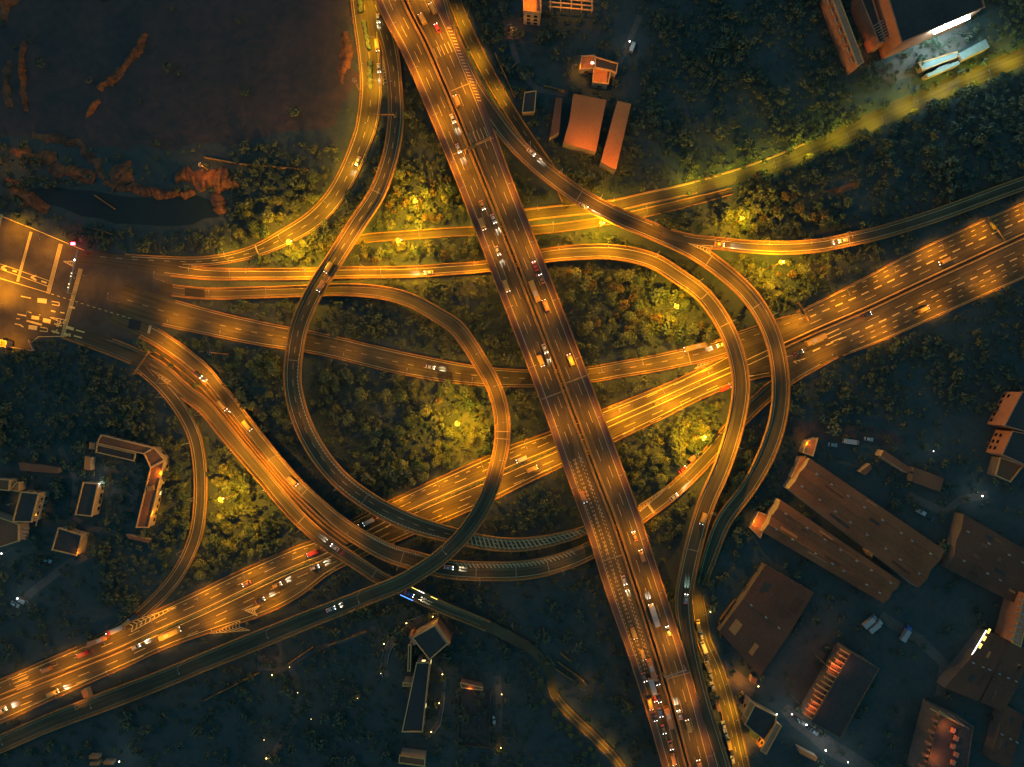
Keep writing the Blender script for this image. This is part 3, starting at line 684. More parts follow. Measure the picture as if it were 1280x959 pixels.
flyover('GL', 'outer_viaduct', 'outer viaduct carriageway beside the broad one, ending in the dark below the loop', joints=((370, 650), (470, 719)), extra=exGL, paint='paint_dim', lines=lane_lines(PATHS['GL'], edge=1.6, i1=nearest(PATHS['GL'], 612, 784)))
def median_slab():
    G_, q = PATHS['G'], PATHS['GL']; i0, i1 = nearest(G_, 200, 424), nearest(G_, 452, 674)
    E = off(G_, -G_.WR + .1, -.02)[i0:i1]; F_ = off(q, q.WL - .1, -.02); r2 = []
    for e in E: r2.append(F_[((F_[:, :2] - e[:2]) ** 2).sum(1).argmin()])
    r2 = np.array(r2); ker = np.ones(7) / 7; pad = np.pad(r2, ((3, 3), (0, 0)), 'edge'); r2 = np.stack([np.convolve(pad[:, c], ker, 'valid') for c in range(3)], 1)
    m = MB(); m.rails([r2, E], closed=False, uvw=[0, 3], sarr=G_.s[i0:i1]); m.rails([E + [0, 0, -1.2], r2 + [0, 0, -1.2]], closed=False)
    par = [o for o in bpy.data.objects if o.name.startswith('curving_viaduct')][0]
    m.build('median_slab', M['asphalt_old'], par)
    mid = E * .5 + r2 * .5; m = MB(); N_ = G_.N[i0:i1]
    L_r, R_r = mid.copy(), mid.copy(); L_r[:, :2] += N_ * .25; R_r[:, :2] -= N_ * .25
    m.rails([L_r + [0, 0, .8], L_r, R_r, R_r + [0, 0, .8]]); m.build('median_barrier', M['concrete'], par)
median_slab()
flyover('F', 'right_loop_ramp', 'orange lit ramp bending round the right loop and down beside the wide flyover', joints=((878, 369), (906, 406), (866, 690)))
flyover('J', 'right_ramp', 'ramp leaving the wide flyover at the top and curving down outside the right loop', joints=((723, 247), (884, 326), (948, 384)))
flyover('K', 'branch_ramp', 'branch ramp running off to the right edge into the dark', joints=((893, 304), (1058, 301)), extra=lambda mk, p: chevrons(mk, (860, 304), (890, 311), (888, 317), 7, 12.75, .9))
# planted median of the diagonal highway
hm = MB()
def median_strip(a, b, wd):
    i0, i1 = nearest(pI, *a), nearest(pI, *b)
    m = MB(); p = pI; n0 = np.zeros(len(p.P))
    m.rails([off(p, n0 + wd, -.1, i0, i1), off(p, n0 + wd, .16, i0, i1), off(p, n0 - wd, .16, i0, i1), off(p, n0 - wd, -.1, i0, i1)])
    return m
for i, (a, b, lab) in enumerate([((180,798),(400,698),'low clipped green hedge in the highway median at the lower left'),((520,638),(720,550),'low clipped green hedge in the highway median under the loop ramp'),((820,505),(880,477),'low clipped green hedge in the highway median right of the wide flyover')]):
    k_ = median_strip(a, b, .7); tag(k_.build('median_kerb', M['concrete']), kind='structure')
    h = MB(); i0, i1 = nearest(pI, *a), nearest(pI, *b); s = pI.s[i0]
    while s < pI.s[i1 - 1]:
        c = at_s(pI, s, random.uniform(-.12, .12), .2); h.box((c.x, c.y, c.z + .35), (random.uniform(.7, 1.2), random.uniform(.5, .8), random.uniform(.5, .9)), random.uniform(0, 3), top=(.6, .6)); s += .62
    tag(h.build('hedge', M['leaf']), lab, 'hedge', 'hedges in the highway median')
for a, b, lab in [((-50,893),(175,800),'pale concrete median barrier on the highway at bottom left'),((965,440),(1340,267),'pale concrete median barrier on the highway at the right')]:
    i0, i1 = nearest(pI, *a), nearest(pI, *b)
    r = MB(); n0 = np.zeros(len(pI.P))
    for o in (.9, -.9): r.rails([off(pI, n0 + o + .14, .8, i0, i1), off(pI, n0 + o + .22, -.1, i0, i1), off(pI, n0 + o - .22, -.1, i0, i1), off(pI, n0 + o - .14, .8, i0, i1)])
    tag(r.build('median_barrier', M['concrete']), lab, 'barrier')
# planted strip between the carriageways of the upper left road
for k_, (ya, yb, xa, xb) in enumerate([(-20, 16, 448, 452), (27, 62, 455, 462), (78, 112, 463, 463)]):
    h = MB(); n = 26
    for i in range(n * 3):
        t = i / (n * 3); c = at(xa + (xb - xa) * t + random.uniform(-2, 2), ya + (yb - ya) * t, .1); h.box((c.x, c.y, .5), (random.uniform(.9, 1.9), random.uniform(.9, 1.9), random.uniform(1.2, 2.4)), random.uniform(0, 3), top=(.5, .5))
    tag(h.build('hedge', M['wood_mass']), ['dark clipped hedge on the upper left road, at the top edge', 'dark clipped hedge on the upper left road, middle one', 'dark clipped hedge on the upper left road, lowest one'][k_], 'hedge', 'hedges on the upper left road')

# ------------------------------------------------------------------ street lamps (each with its own light)
LIGHTS = {}
def lamp_light(power, col, cone=140, soft=.3, kind='SPOT'):
    kk = (round(power / 250), col, cone, kind)
    if kk not in LIGHTS:
        l = bpy.data.lights.new('lamp_light', kind); l.energy = power * POWER * (2.3 if kind == 'POINT' and power > 5000 else 1); l.color = col; l.shadow_soft_size = soft
        if kind == 'SPOT': l.spot_size = R(cone); l.spot_blend = .9
        LIGHTS[kk] = l
    return LIGHTS[kk]
LAMP_PROTO = {}
def street_lamp(x, y, z, rz, power, col, label, group, h=9.5, arm=2.6, lens='lens', name='street_lamp'):
    kk = (h, arm, lens)
    if kk not in LAMP_PROTO:
        root = thing(name, (0, 0, 0), label, 'street lamp', group)
        m = MB(); m.bar((0, 0, -.1), (0, 0, h - .8), .11, .07); m.bar((0, 0, h - .8), (arm * .3, 0, h - .1), .06, .05); m.bar((arm * .3, 0, h - .1), (arm, 0, h + .15), .05, .05); m.build('pole', M['steel'], root)
        m = MB(); m.box((arm + .35, 0, h + .17), (1.0, .36, .16), top=(.8, .7)); hd = m.build('lamp_head', M['steel'], root)
        m = MB(); m.box((arm + .35, 0, h + .07), (.8, .28, .05)); m.build('lens', M[lens], hd)
        lo = bpy.data.objects.new('lamp_light', lamp_light(power, col)); COL.objects.link(lo); lo.parent = root; lo.location = (arm + .35, 0, h - .05); lo.rotation_euler = (0, -R(28), 0)
        LAMP_PROTO[kk] = root; o = root
    else:
        o = copy_tree(LAMP_PROTO[kk])
        tag(o, label, 'street lamp', group)
    for ch in o.children:
        if ch.type == 'LIGHT': ch.data = lamp_light(power, col)
    o.location = (x, y, z); o.rotation_euler = (0, 0, rz)
    return o
def lamps(key, side, a, b, spacing, p0, p1, col, label, h=9.5, arm=2.6, inset=.3, lens='lens', jitter=.12):
    p = PATHS[key]; i0, i1 = sorted((nearest(p, *a), nearest(p, *b))); flip = nearest(p, *a) > nearest(p, *b)
    s0, s1 = p.s[i0], p.s[i1]; n = max(1, int(round((s1 - s0) / spacing)))
    for j in range(n + 1):
        t = j / n; s = s0 + (s1 - s0) * t; i = min(len(p.P) - 1, int(np.searchsorted(p.s, s)))
        o = (p.WL[i] - inset) if side > 0 else -(p.WR[i] - inset)
        c = at_s(p, s, o); nn = p.N[i] * (-1 if side > 0 else 1)
        tt = 1 - t if flip else t
        pw = (p0 + (p1 - p0) * tt) * random.uniform(1 - jitter, 1 + jitter)
        lean = math.atan2(nn[1], nn[0])
        street_lamp(c.x, c.y, c.z - .05, lean, pw, col, label, label.replace('lamp', 'lamps') if 'lamp' in label else label, h, arm, lens=lens)
        if c.z < 1: mark(occ, c.x, c.y, 1)
L_ = lamps
# wide flyover
L_('A', -1, (500,-30), (560,210), 27, 13500, 11000, SODIUM, 'sodium lamp on the west parapet of the wide flyover, upper end')
L_('A', +1, (545,-20), (596,110), 27, 16000, 12000, SODIUM, 'sodium lamp on the east side of the wide flyover, upper end')
L_('A', -1, (575,240), (735,680), 29, 6600, 5200, SODIUM, 'sodium lamp on the west parapet of the wide flyover, middle')
L_('A', +1, (640,235), (775,590), 29, 7400, 6400, SODIUM, 'sodium lamp on the east parapet of the wide flyover, middle')
L_('A', -1, (765,735), (825,959), 29, 4600, 3200, SODIUM, 'sodium lamp on the west parapet of the wide flyover, lower end')
L_('A', +1, (800,665), (885,930), 29, 8200, 5000, SODIUM, 'sodium lamp on the east parapet of the wide flyover, lower end')
# diagonal highway
L_('I', +1, (-20,880), (370,690), 27, 4300, 7800, SODIUM, 'sodium lamp on the upper kerb of the highway at lower left')
L_('I', -1, (20,885), (330,745), 30, 7200, 7600, SODIUM, 'sodium lamp on the lower kerb of the highway at lower left')
L_('I', +1, (500,640), (660,566), 27, 10500, 10500, SODIUM, 'sodium lamp on the upper kerb of the highway inside the loop')
L_('I', -1, (560,640), (690,580), 30, 8000, 8500, SODIUM, 'sodium lamp on the lower kerb of the highway below the loop ramp')
L_('I', +1, (775,515), (880,470), 26, 11000, 11000, SODIUM, 'sodium lamp on the upper kerb of the highway right of the wide flyover')
L_('I', -1, (790,530), (900,480), 27, 8500, 7500, SODIUM, 'sodium lamp on the lower kerb of the highway right of the wide flyover')
L_('I', +1, (1000,410), (1290,278), 27, 10500, 8000, SODIUM, 'sodium lamp on the upper kerb of the highway at far right')
L_('I', -1, (1020,430), (1290,305), 27, 8500, 6500, SODIUM, 'sodium lamp on the lower kerb of the highway at far right')
# roads from the plaza
L_('E1', +1, (452,10), (440,215), 22, 12000, 14000, YELLOW, 'yellow lamp on the left kerb of the upper left road')
L_('E1', -1, (470,30), (470,90), 25, 5000, 4500, YELLOW, 'yellow lamp on the right kerb of the upper left road')
L_('E1', +1, (410,255), (290,320), 26, 9000, 7000, YELLOW, 'yellow lamp on the bend of the upper left road')
L_('F', +1, (250,340), (590,334), 26, 8500, 10000, SODIUM, 'sodium lamp on the upper kerb of the road into the right loop ramp')
L_('F', -1, (300,345), (480,342), 30, 6500, 7500, SODIUM, 'sodium lamp on the lower kerb of the road into the right loop ramp')
L_('F', +1, (700,318), (905,405), 26, 9000, 8500, SODIUM, 'sodium lamp on the outer parapet of the right loop ramp, upper part')
L_('F', +1, (924,470), (882,640), 29, 2600, 1800, SODIUM, 'dim sodium lamp on the outer parapet of the right loop ramp, lower part')
L_('D', -1, (270,366), (480,367), 28, 4200, 4200, SODIUM, 'sodium lamp on the lower kerb of the loop ramp where it starts')
L_('D', +1, (596,445), (629,570), 20, 6500, 16000, SODIUM, 'sodium lamp on the right parapet of the loop ramp')
L_('D', -1, (560,690), (20,922), 45, 110, 150, SODIUM, 'faint fill lamp added on the dark lower part of the loop ramp')  # added on the unlit ramp to tint its parapets orange
L_('B', -1, (430,300), (440,300), 24, 5000, 5000, SODIUM, 'sodium lamp on the left parapet of the left ramp')
L_('B', -1, (368,430), (430,605), 34, 1300, 1000, SODIUM, 'dim sodium lamp on the left parapet of the left ramp')
L_('B', -1, (497,110), (480,220), 34, 1000, 1800, SODIUM, 'dim sodium lamp on the left parapet of the left ramp, upper part')
L_('E4', -1, (225,400), (350,422), 26, 9000, 6000, SODIUM, 'sodium lamp on the lower kerb of the middle road, left part')
L_('E4', -1, (440,440), (590,468), 32, 2200, 2600, SODIUM, 'dim sodium lamp on the lower kerb of the middle road')
L_('E4', +1, (750,466), (900,435), 24, 7000, 11000, SODIUM, 'sodium lamp on the upper kerb of the middle road, right part')
L_('G', +1, (215,433), (345,572), 24, 10500, 9000, SODIUM, 'sodium lamp on the right parapet of the broad viaduct')
L_('G', +1, (372,600), (440,660), 26, 6500, 3000, SODIUM, 'dim sodium lamp on the right parapet of the broad viaduct')
L_('G', -1, (500,698), (700,703), 40, 700, 900, SODIUM, 'faint sodium lamp on the outer parapet of the broad viaduct')
L_('G', +1, (800,645), (905,548), 26, 6000, 9000, SODIUM, 'sodium lamp on the upper kerb where the broad viaduct comes down')
L_('GL', -1, (210,470), (380,655), 27, 3600, 5200, SODIUM, 'sodium lamp on the left parapet of the outer viaduct')
L_('Hx', -1, (212,492), (240,690), 30, 1000, 1300, SODIUM, 'sodium lamp on the slip road beside the campus')
L_('J', +1, (745,256), (880,318), 25, 6500, 8500, SODIUM, 'sodium lamp on the outer parapet of the right ramp, above the fork')
L_('J', +1, (925,357), (975,450), 27, 5200, 3200, SODIUM, 'sodium lamp on the outer parapet of the right ramp, below the fork')
L_('J', +1, (655,188), (700,225), 30, 2200, 4500, SODIUM, 'sodium lamp on the outer parapet of the right ramp, upper part')
L_('K', +1, (905,305), (1052,302), 24, 8500, 8500, SODIUM, 'sodium lamp on the upper parapet of the branch ramp')
L_('L', +1, (672,266), (770,256), 25, 8500, 7500, YELLOW, 'yellow lamp on the upper kerb of the tree lined road, left end')
L_('L', -1, (860,240), (955,212), 22, 6000, 7500, GREENISH, 'greenish lamp among the trees below the tree lined road, left part')
L_('L', -1, (1000,193), (1260,80), 20, 6500, 8500, GREENISH, 'greenish lamp among the trees below the tree lined road, right part')
L_('P', -1, (450,300), (600,289), 25, 6500, 6500, YELLOW, 'yellow lamp on the lower kerb of the service road, left part', h=8)
L_('P', -1, (690,286), (860,254), 26, 6000, 3800, YELLOW, 'yellow lamp on the lower kerb of the service road, right part', h=8)
L_('SV', +1, (576,28), (622,115), 20, 7500, 7500, YELLOW, 'yellow lamp on the right kerb of the upper service street', h=8)
L_('N', +1, (876,765), (935,975), 18, 3600, 6500, YELLOW, 'yellow lamp on the right kerb of the narrow kerbside street', h=8, arm=2.0)
L_('Q', -1, (692,866), (775,955), 13, 900, 1100, YELLOW, 'small yellow lamp along the lower edge of the park lane', h=5, arm=1.0)
# toll plaza
for i, (x, y, pw) in enumerate([(20,276,15000),(66,298,8500),(14,436,9000),(4,380,15000),(52,400,10000),(3,336,14000),(108,345,2200),(150,378,3000),(206,352,3500)]):
    c = at(x, y); street_lamp(c.x, c.y, 0, R(-70 if y < 350 else 80), pw, SODIUM, 'sodium lamp standing at the edge of the toll plaza', 'lamps round the toll plaza', 11, 2.6)
# masts with a floodlight head over the planting
def mast(px, py, h, rz, power, col, label, lit=True, glint=False):
    c = at(px, py, 0); root = thing('light_mast', (c.x, c.y, 0), label, 'light mast', 'tall light masts in the planting')
    m = MB(); m.bar((0, 0, -.1), (0, 0, h), .28, .14, 8); 
    mm = m.build('pole', M['concrete'], None); mm.parent = root
    m = MB()
    for i in range(8):
        a0, a1 = i * math.pi / 4, (i + 1) * math.pi / 4; m.bar((1.1 * math.cos(a0), 1.1 * math.sin(a0), h - .3), (1.1 * math.cos(a1), 1.1 * math.sin(a1), h - .3), .09)
    m.bar((-1.1, 0, h - .3), (1.1, 0, h - .3), .07); m.bar((0, -1.1, h - .3), (0, 1.1, h - .3), .07)
    mm = m.build('ring', M['steel'], None); mm.parent = root
    for i in range(4):
        a0 = i * math.pi / 2 + .4; m = MB(); m.box((1.25 * math.cos(a0), 1.25 * math.sin(a0), h - .35), (.7, .55, .3), a0, top=(.9, .9))
        fl = m.build('floodlight', M['lens_w'] if (glint and i == 0) else M['steel_dk'], None); fl.parent = root
    if lit:
        lo = bpy.data.objects.new('lamp_light', lamp_light(power, col, kind='POINT', soft=.8)); COL.objects.link(lo); lo.parent = root; lo.location = (0, 0, h - 1.6)
    mark(occ, c.x, c.y, 1.5)
mast(285, 443, 21, 0, 0, YELLOW, 'dark unlit ring mast beside the middle road', False)
mast(300, 615, 23, 0, 26000, YELLOW, 'lit mast in the planting between slip road and viaduct', True, True)
mast(377, 313, 20, 0, 26000, YELLOW, 'lit mast inside the bend of the upper left road', True, True)
mast(506, 311, 19, 0, 24000, YELLOW, 'lit mast below the service road left of the wide flyover', True, True)
mast(747, 289, 16, 0, 20000, YELLOW, 'lit mast under the edge of the right ramp', True, True)
mast(957, 337, 20, 0, 24000, YELLOW, 'lit mast in the planting below the branch ramp', True, True)
mast(863, 543, 23, 0, 34000, YELLOW, 'lit mast among bright trees right of the wide flyover', True, True)
mast(833, 389, 21, 0, 24000, YELLOW, 'lit mast inside the right loop')
mast(576, 527, 20, 0, 23000, YELLOW, 'lit mast in the grass clearing inside the left loop')
mast(525, 262, 16, 0, 16000, YELLOW, 'low lit mast among orange trees left of the wide flyover')
mast(915, 282, 15, 0, 13000, YELLOW, 'low lit mast in the trees above the branch ramp')
mast(262, 214, 10, 0, 1500, SODIUM, 'low fill mast added by the clay bank right of the hollow')  # this and the next two added to light the clay banks
mast(12, 208, 12, 0, 1500, SODIUM, 'low fill mast added by the clay banks left of the hollow')
mast(452, 118, 16, 0, 350, REDDISH, 'faint red fill mast added at the edge of the dirt field')
# campus and yard lamps
def globe_lamp(px, py, power, col, label, h=4.5, lens='lens_w'):
    c = at(px, py, h)
    root = thing('lamp_post', (c.x, c.y, 0), label, 'lamp post', 'small lamp posts in the dark grounds')
    m = MB(); m.bar((0, 0, -.1), (0, 0, h - .3), .08, .05); mm = m.build('pole', M['steel']); mm.parent = root
    m = MB()
    for zz, rr in ((-.28, .12), (-.1, .34), (.1, .36), (.28, .16)): pass
    n = 8; rl = []; gs = .32 + .5 * min(1, power / 600)
    for zz, rr in ((-.34, .1), (-.2, .36), (.05, .44), (.25, .34), (.36, .08)): rl.append([(rr * gs * math.cos(2 * math.pi * i / n), rr * gs * math.sin(2 * math.pi * i / n), h + zz * gs) for i in range(n + 1)])
    m.rails(rl, closed=False); mm = m.build('globe', M[lens]); mm.parent = root
    lo = bpy.data.objects.new('lamp_light', lamp_light(power * .42, col, kind='POINT', soft=.5)); COL.objects.link(lo); lo.parent = root; lo.location = (0, 0, h + .6)
for x, y, pw, lab in [(508,779,420,'small lamp at the upper curve of the campus path'),(480,805,360,'small lamp at the left curve of the campus path'),(476,842,100,'faint small lamp at the lower end of the curved campus path'),(541,771,380,'small lamp just above the diamond shaped building'),(553,843,380,'small lamp right of the long dark block, topmost of three'),(549,879,380,'small lamp right of the long dark block, middle of three'),(539,915,380,'small lamp right of the long dark block, lowest of three'),(627,868,330,'small lamp at the upper right corner of the sports field'),(626,935,330,'small lamp at the lower right corner of the sports field'),(362,834,180,'small lamp at the corner of the campus wall'),(372,866,150,'small lamp on the dark lawn below the campus wall corner'),(330,925,160,'small lamp standing alone near the bottom edge'),(333,948,520,'brightest small lamp at the bottom edge'),(340,844,420,'small lamp at the campus gate'),(447,873,30,'tiny white lamp on the dark lawn, right one'),(389,899,30,'tiny white lamp on the dark lawn, left one'),(82,662,300,'small yellow lamp above the square flat roof'),(888,765,420,'small yellow lamp beside the kerbside street'),(948,858,600,'lamp beside the yard buildings at lower right')]:
    globe_lamp(x, y, pw, YELLOW, lab)
for x, y, pw, lab in [(124,605,2600,'bright white lamp at the corner of the small campus block'),(1032,938,1500,'white lamp at the bottom of the campus street'),(1008,906,900,'white lamp in the middle of the campus street'),(990,893,500,'white lamp at the bend of the campus street'),(971,893,600,'white lamp by the yard wall'),(1228,620,1000,'white lamp in the dark grounds at the right'),(1167,564,260,'faint white lamp in the dark grounds above the sheds'),(787,52,700,'white lamp beside the forest at the top'),(22,748,700,'white lamp on the dark lot at the far left'),(149,952,700,'blue white lamp at the bottom left'),(2,692,500,'white lamp at the left edge'),(1060,953,400,'white lamp at the bottom edge by the street'),(1000,646,400,'white lamp in the gap between the two sheds')]:
    globe_lamp(x, y, pw, WHITE, lab, 5.0)

# ------------------------------------------------------------------ vehicles
VP = {}
def build_vehicle(kind, paint, lit):
    root = thing(kind, (0, 0, 0), '', kind)
    body_m = M['car_' + paint]
    def bd(name, mb, m, par=None): 
        o = mb.build(name, m); o.parent = par or root; return o
    def loft(prof, wid, z_tuck=.0):
        mb = MB(); n = len(prof)
        rails = []
        for y, sc in ((-wid / 2, 0), (-wid / 2 + .12, 1), (wid / 2 - .12, 1), (wid / 2, 0)):
            rails.append([(x * (.985 if sc == 0 else 1), y, z - (.05 if sc == 0 and z > .5 else 0)) for x, z in prof])
        for j in range(3):
            for i in range(n):
                a, b = rails[j][i], rails[j][(i + 1) % n]; c, d = rails[j + 1][(i + 1) % n], rails[j + 1][i]; mb.quad(a, b, c, d)
        mb.add(rails[0], [tuple(range(n))]); mb.add(rails[3], [tuple(reversed(range(n)))]); return mb
    if kind == 'car':
        L, Wd = 4.5, 1.8
        bd('body', loft([(-2.25,.35),(-2.2,.85),(-1.75,.95),(.95,.92),(2.05,.75),(2.25,.55),(2.25,.3)], Wd), body_m)
        mb = MB(); mb.box((-.35, 0, 1.17), (2.7, 1.56, .52), top=(.62, .82)); bd('window_glass', mb, M['glass'])
        mb = MB(); mb.box((-.35, 0, 1.455), (1.62, 1.24, .06), top=(.93, .93)); bd('roof', mb, body_m)
        hx, hz, wx = 2.1, .70, (1.4, -1.35); ty = .62
    elif kind == 'van':
        L, Wd = 5.6, 2.0
        bd('body', loft([(-2.8,.4),(-2.8,2.15),(1.5,2.2),(1.95,1.9),(2.35,1.15),(2.8,.95),(2.8,.35)], Wd), body_m)
        mb = MB(); mb.box((2.08, 0, 1.55), (.5, 1.7, .55), top=(.3, .9)); bd('window_glass', mb, M['glass'])
        mb = MB(); mb.box((-.5, 0, 2.23), (3.4, 1.5, .06), top=(.95, .9)); bd('roof', mb, body_m)
        hx, hz, wx = 2.66, .92, (1.8, -1.8); ty = .7
    elif kind == 'bus':
        L, Wd = 10.5, 2.5
        bd('body', loft([(-5.25,.45),(-5.2,2.95),(5.0,3.0),(5.25,2.6),(5.25,.4)], Wd), body_m)
        mb = MB(); mb.box((0, 0, 2.1), (9.8, 2.54, .8)); bd('window_glass', mb, M['glass'])
        mb = MB(); mb.box((-1.2, 0, 3.1), (2.6, 1.7, .28), top=(.9, .85)); bd('air_conditioner', mb, M['car_silver'])
        hx, hz, wx = 5.2, .9, (3.2, -3.0); ty = .95
    else:
        L, Wd = 8.4, 2.4
        bd('cab', loft([(2.2,.5),(2.2,2.5),(3.5,2.55),(4.05,1.6),(4.2,.45)], 2.3), body_m)
        mb = MB(); mb.box((3.72, 0, 2.0), (.5, 2.0, .7), top=(.4, .9)); bd('window_glass', mb, M['glass'])
        mb = MB(); mb.box((-1.1, 0, 2.05), (6.2, 2.4, 2.5), top=(.99, .98)); bd('cargo_box', mb, M['car_silver'])
        hx, hz, wx = 4.12, .85, (3.1, -2.8); ty = .85
    for s in (1, -1):
        mb = MB(); mb.box((hx, s * ty, hz), (.34, .34, .16), top=(.6, .9)); bd('headlight', mb, M['head_on' if lit else 'head_off'])
        mb = MB(); mb.box((-L / 2 + .03, s * ty, .88 if kind == 'car' else 1.0), (.14, .3, .2)); bd('taillight', mb, M['tail_on' if lit else 'tail_off'])
        for x in wx:
            mb = MB(); mb.bar((x, s * (Wd / 2 - .2), .33), (x, s * (Wd / 2 + .01), .33), .33, .33, 10); bd('wheel', mb, M['tyre'])
    return root
BEAM = bpy.data.lights.new('headlight_beam', 'SPOT'); BEAM.energy = 30000; BEAM.color = (1, .96, .92); BEAM.spot_size = R(12); BEAM.spot_blend = .2; BEAM.shadow_soft_size = .04
BEAM_C = bpy.data.lights.new('headlight_beam_cool', 'SPOT'); BEAM_C.energy = 22000; BEAM_C.color = (.55, .95, 1); BEAM_C.spot_size = R(14); BEAM_C.spot_blend = .5; BEAM_C.shadow_soft_size = .04
BEAM_R = bpy.data.lights.new('tail_glow', 'SPOT'); BEAM_R.energy = 1500; BEAM_R.color = (1, .03, .10); BEAM_R.spot_size = R(24); BEAM_R.spot_blend = .7; BEAM_R.shadow_soft_size = .04
def vehicle(kind, paint, pos, rz, label, group=None, lit=True, beam=False, red=False):
    kk = (kind, paint, lit)
    if kk not in VP: VP[kk] = build_vehicle(kind, paint, lit); o = VP[kk]
    else:
        o = VP[kk].copy(); COL.objects.link(o)
        for ch in VP[kk].children:
            if ch.type == 'MESH': c = ch.copy(); COL.objects.link(c); c.parent = o
    if 'group' in o: del o['group']
    tag(o, label, kind, group); o.location = pos; o.rotation_euler = (0, 0, rz)
    front = {'car': 2.3, 'van': 2.85, 'bus': 5.3, 'truck': 4.3}[kind]
    for on, L, sgn, pitch in ((beam, BEAM_C if beam == 'cool' else BEAM, 1, 13), (red, BEAM_R, -1, 22)):
        if on:
            for s in (1, -1):
                lo = bpy.data.objects.new('beam', L); COL.objects.link(lo); lo.parent = o
                lo.location = (sgn * front, s * .68, .75); lo.rotation_euler = (0, -sgn * R(90 - pitch) if sgn < 0 else -R(90 - pitch), 0)
                if sgn < 0: lo.rotation_euler = (0, R(90 - pitch), 0)
    return o
used_pos = []
def drive(key, px, py, dr, kind, paint, label, beam=False, red=False, group=None, lit=True):
    p = PATHS[key]; zc = p.P[nearest(p, px, py), 2]; q = at(px, py, zc)
    d = ((p.P[:, :2] - np.array([q.x, q.y])) ** 2).sum(1); i = int(d.argmin())
    q = at(px, py, p.P[i, 2]); t = p.T[i] * dr
    return vehicle(kind, paint, (q.x, q.y, p.P[i, 2] + .03), math.atan2(t[1], t[0]), label, group, lit, beam, red)
D = drive
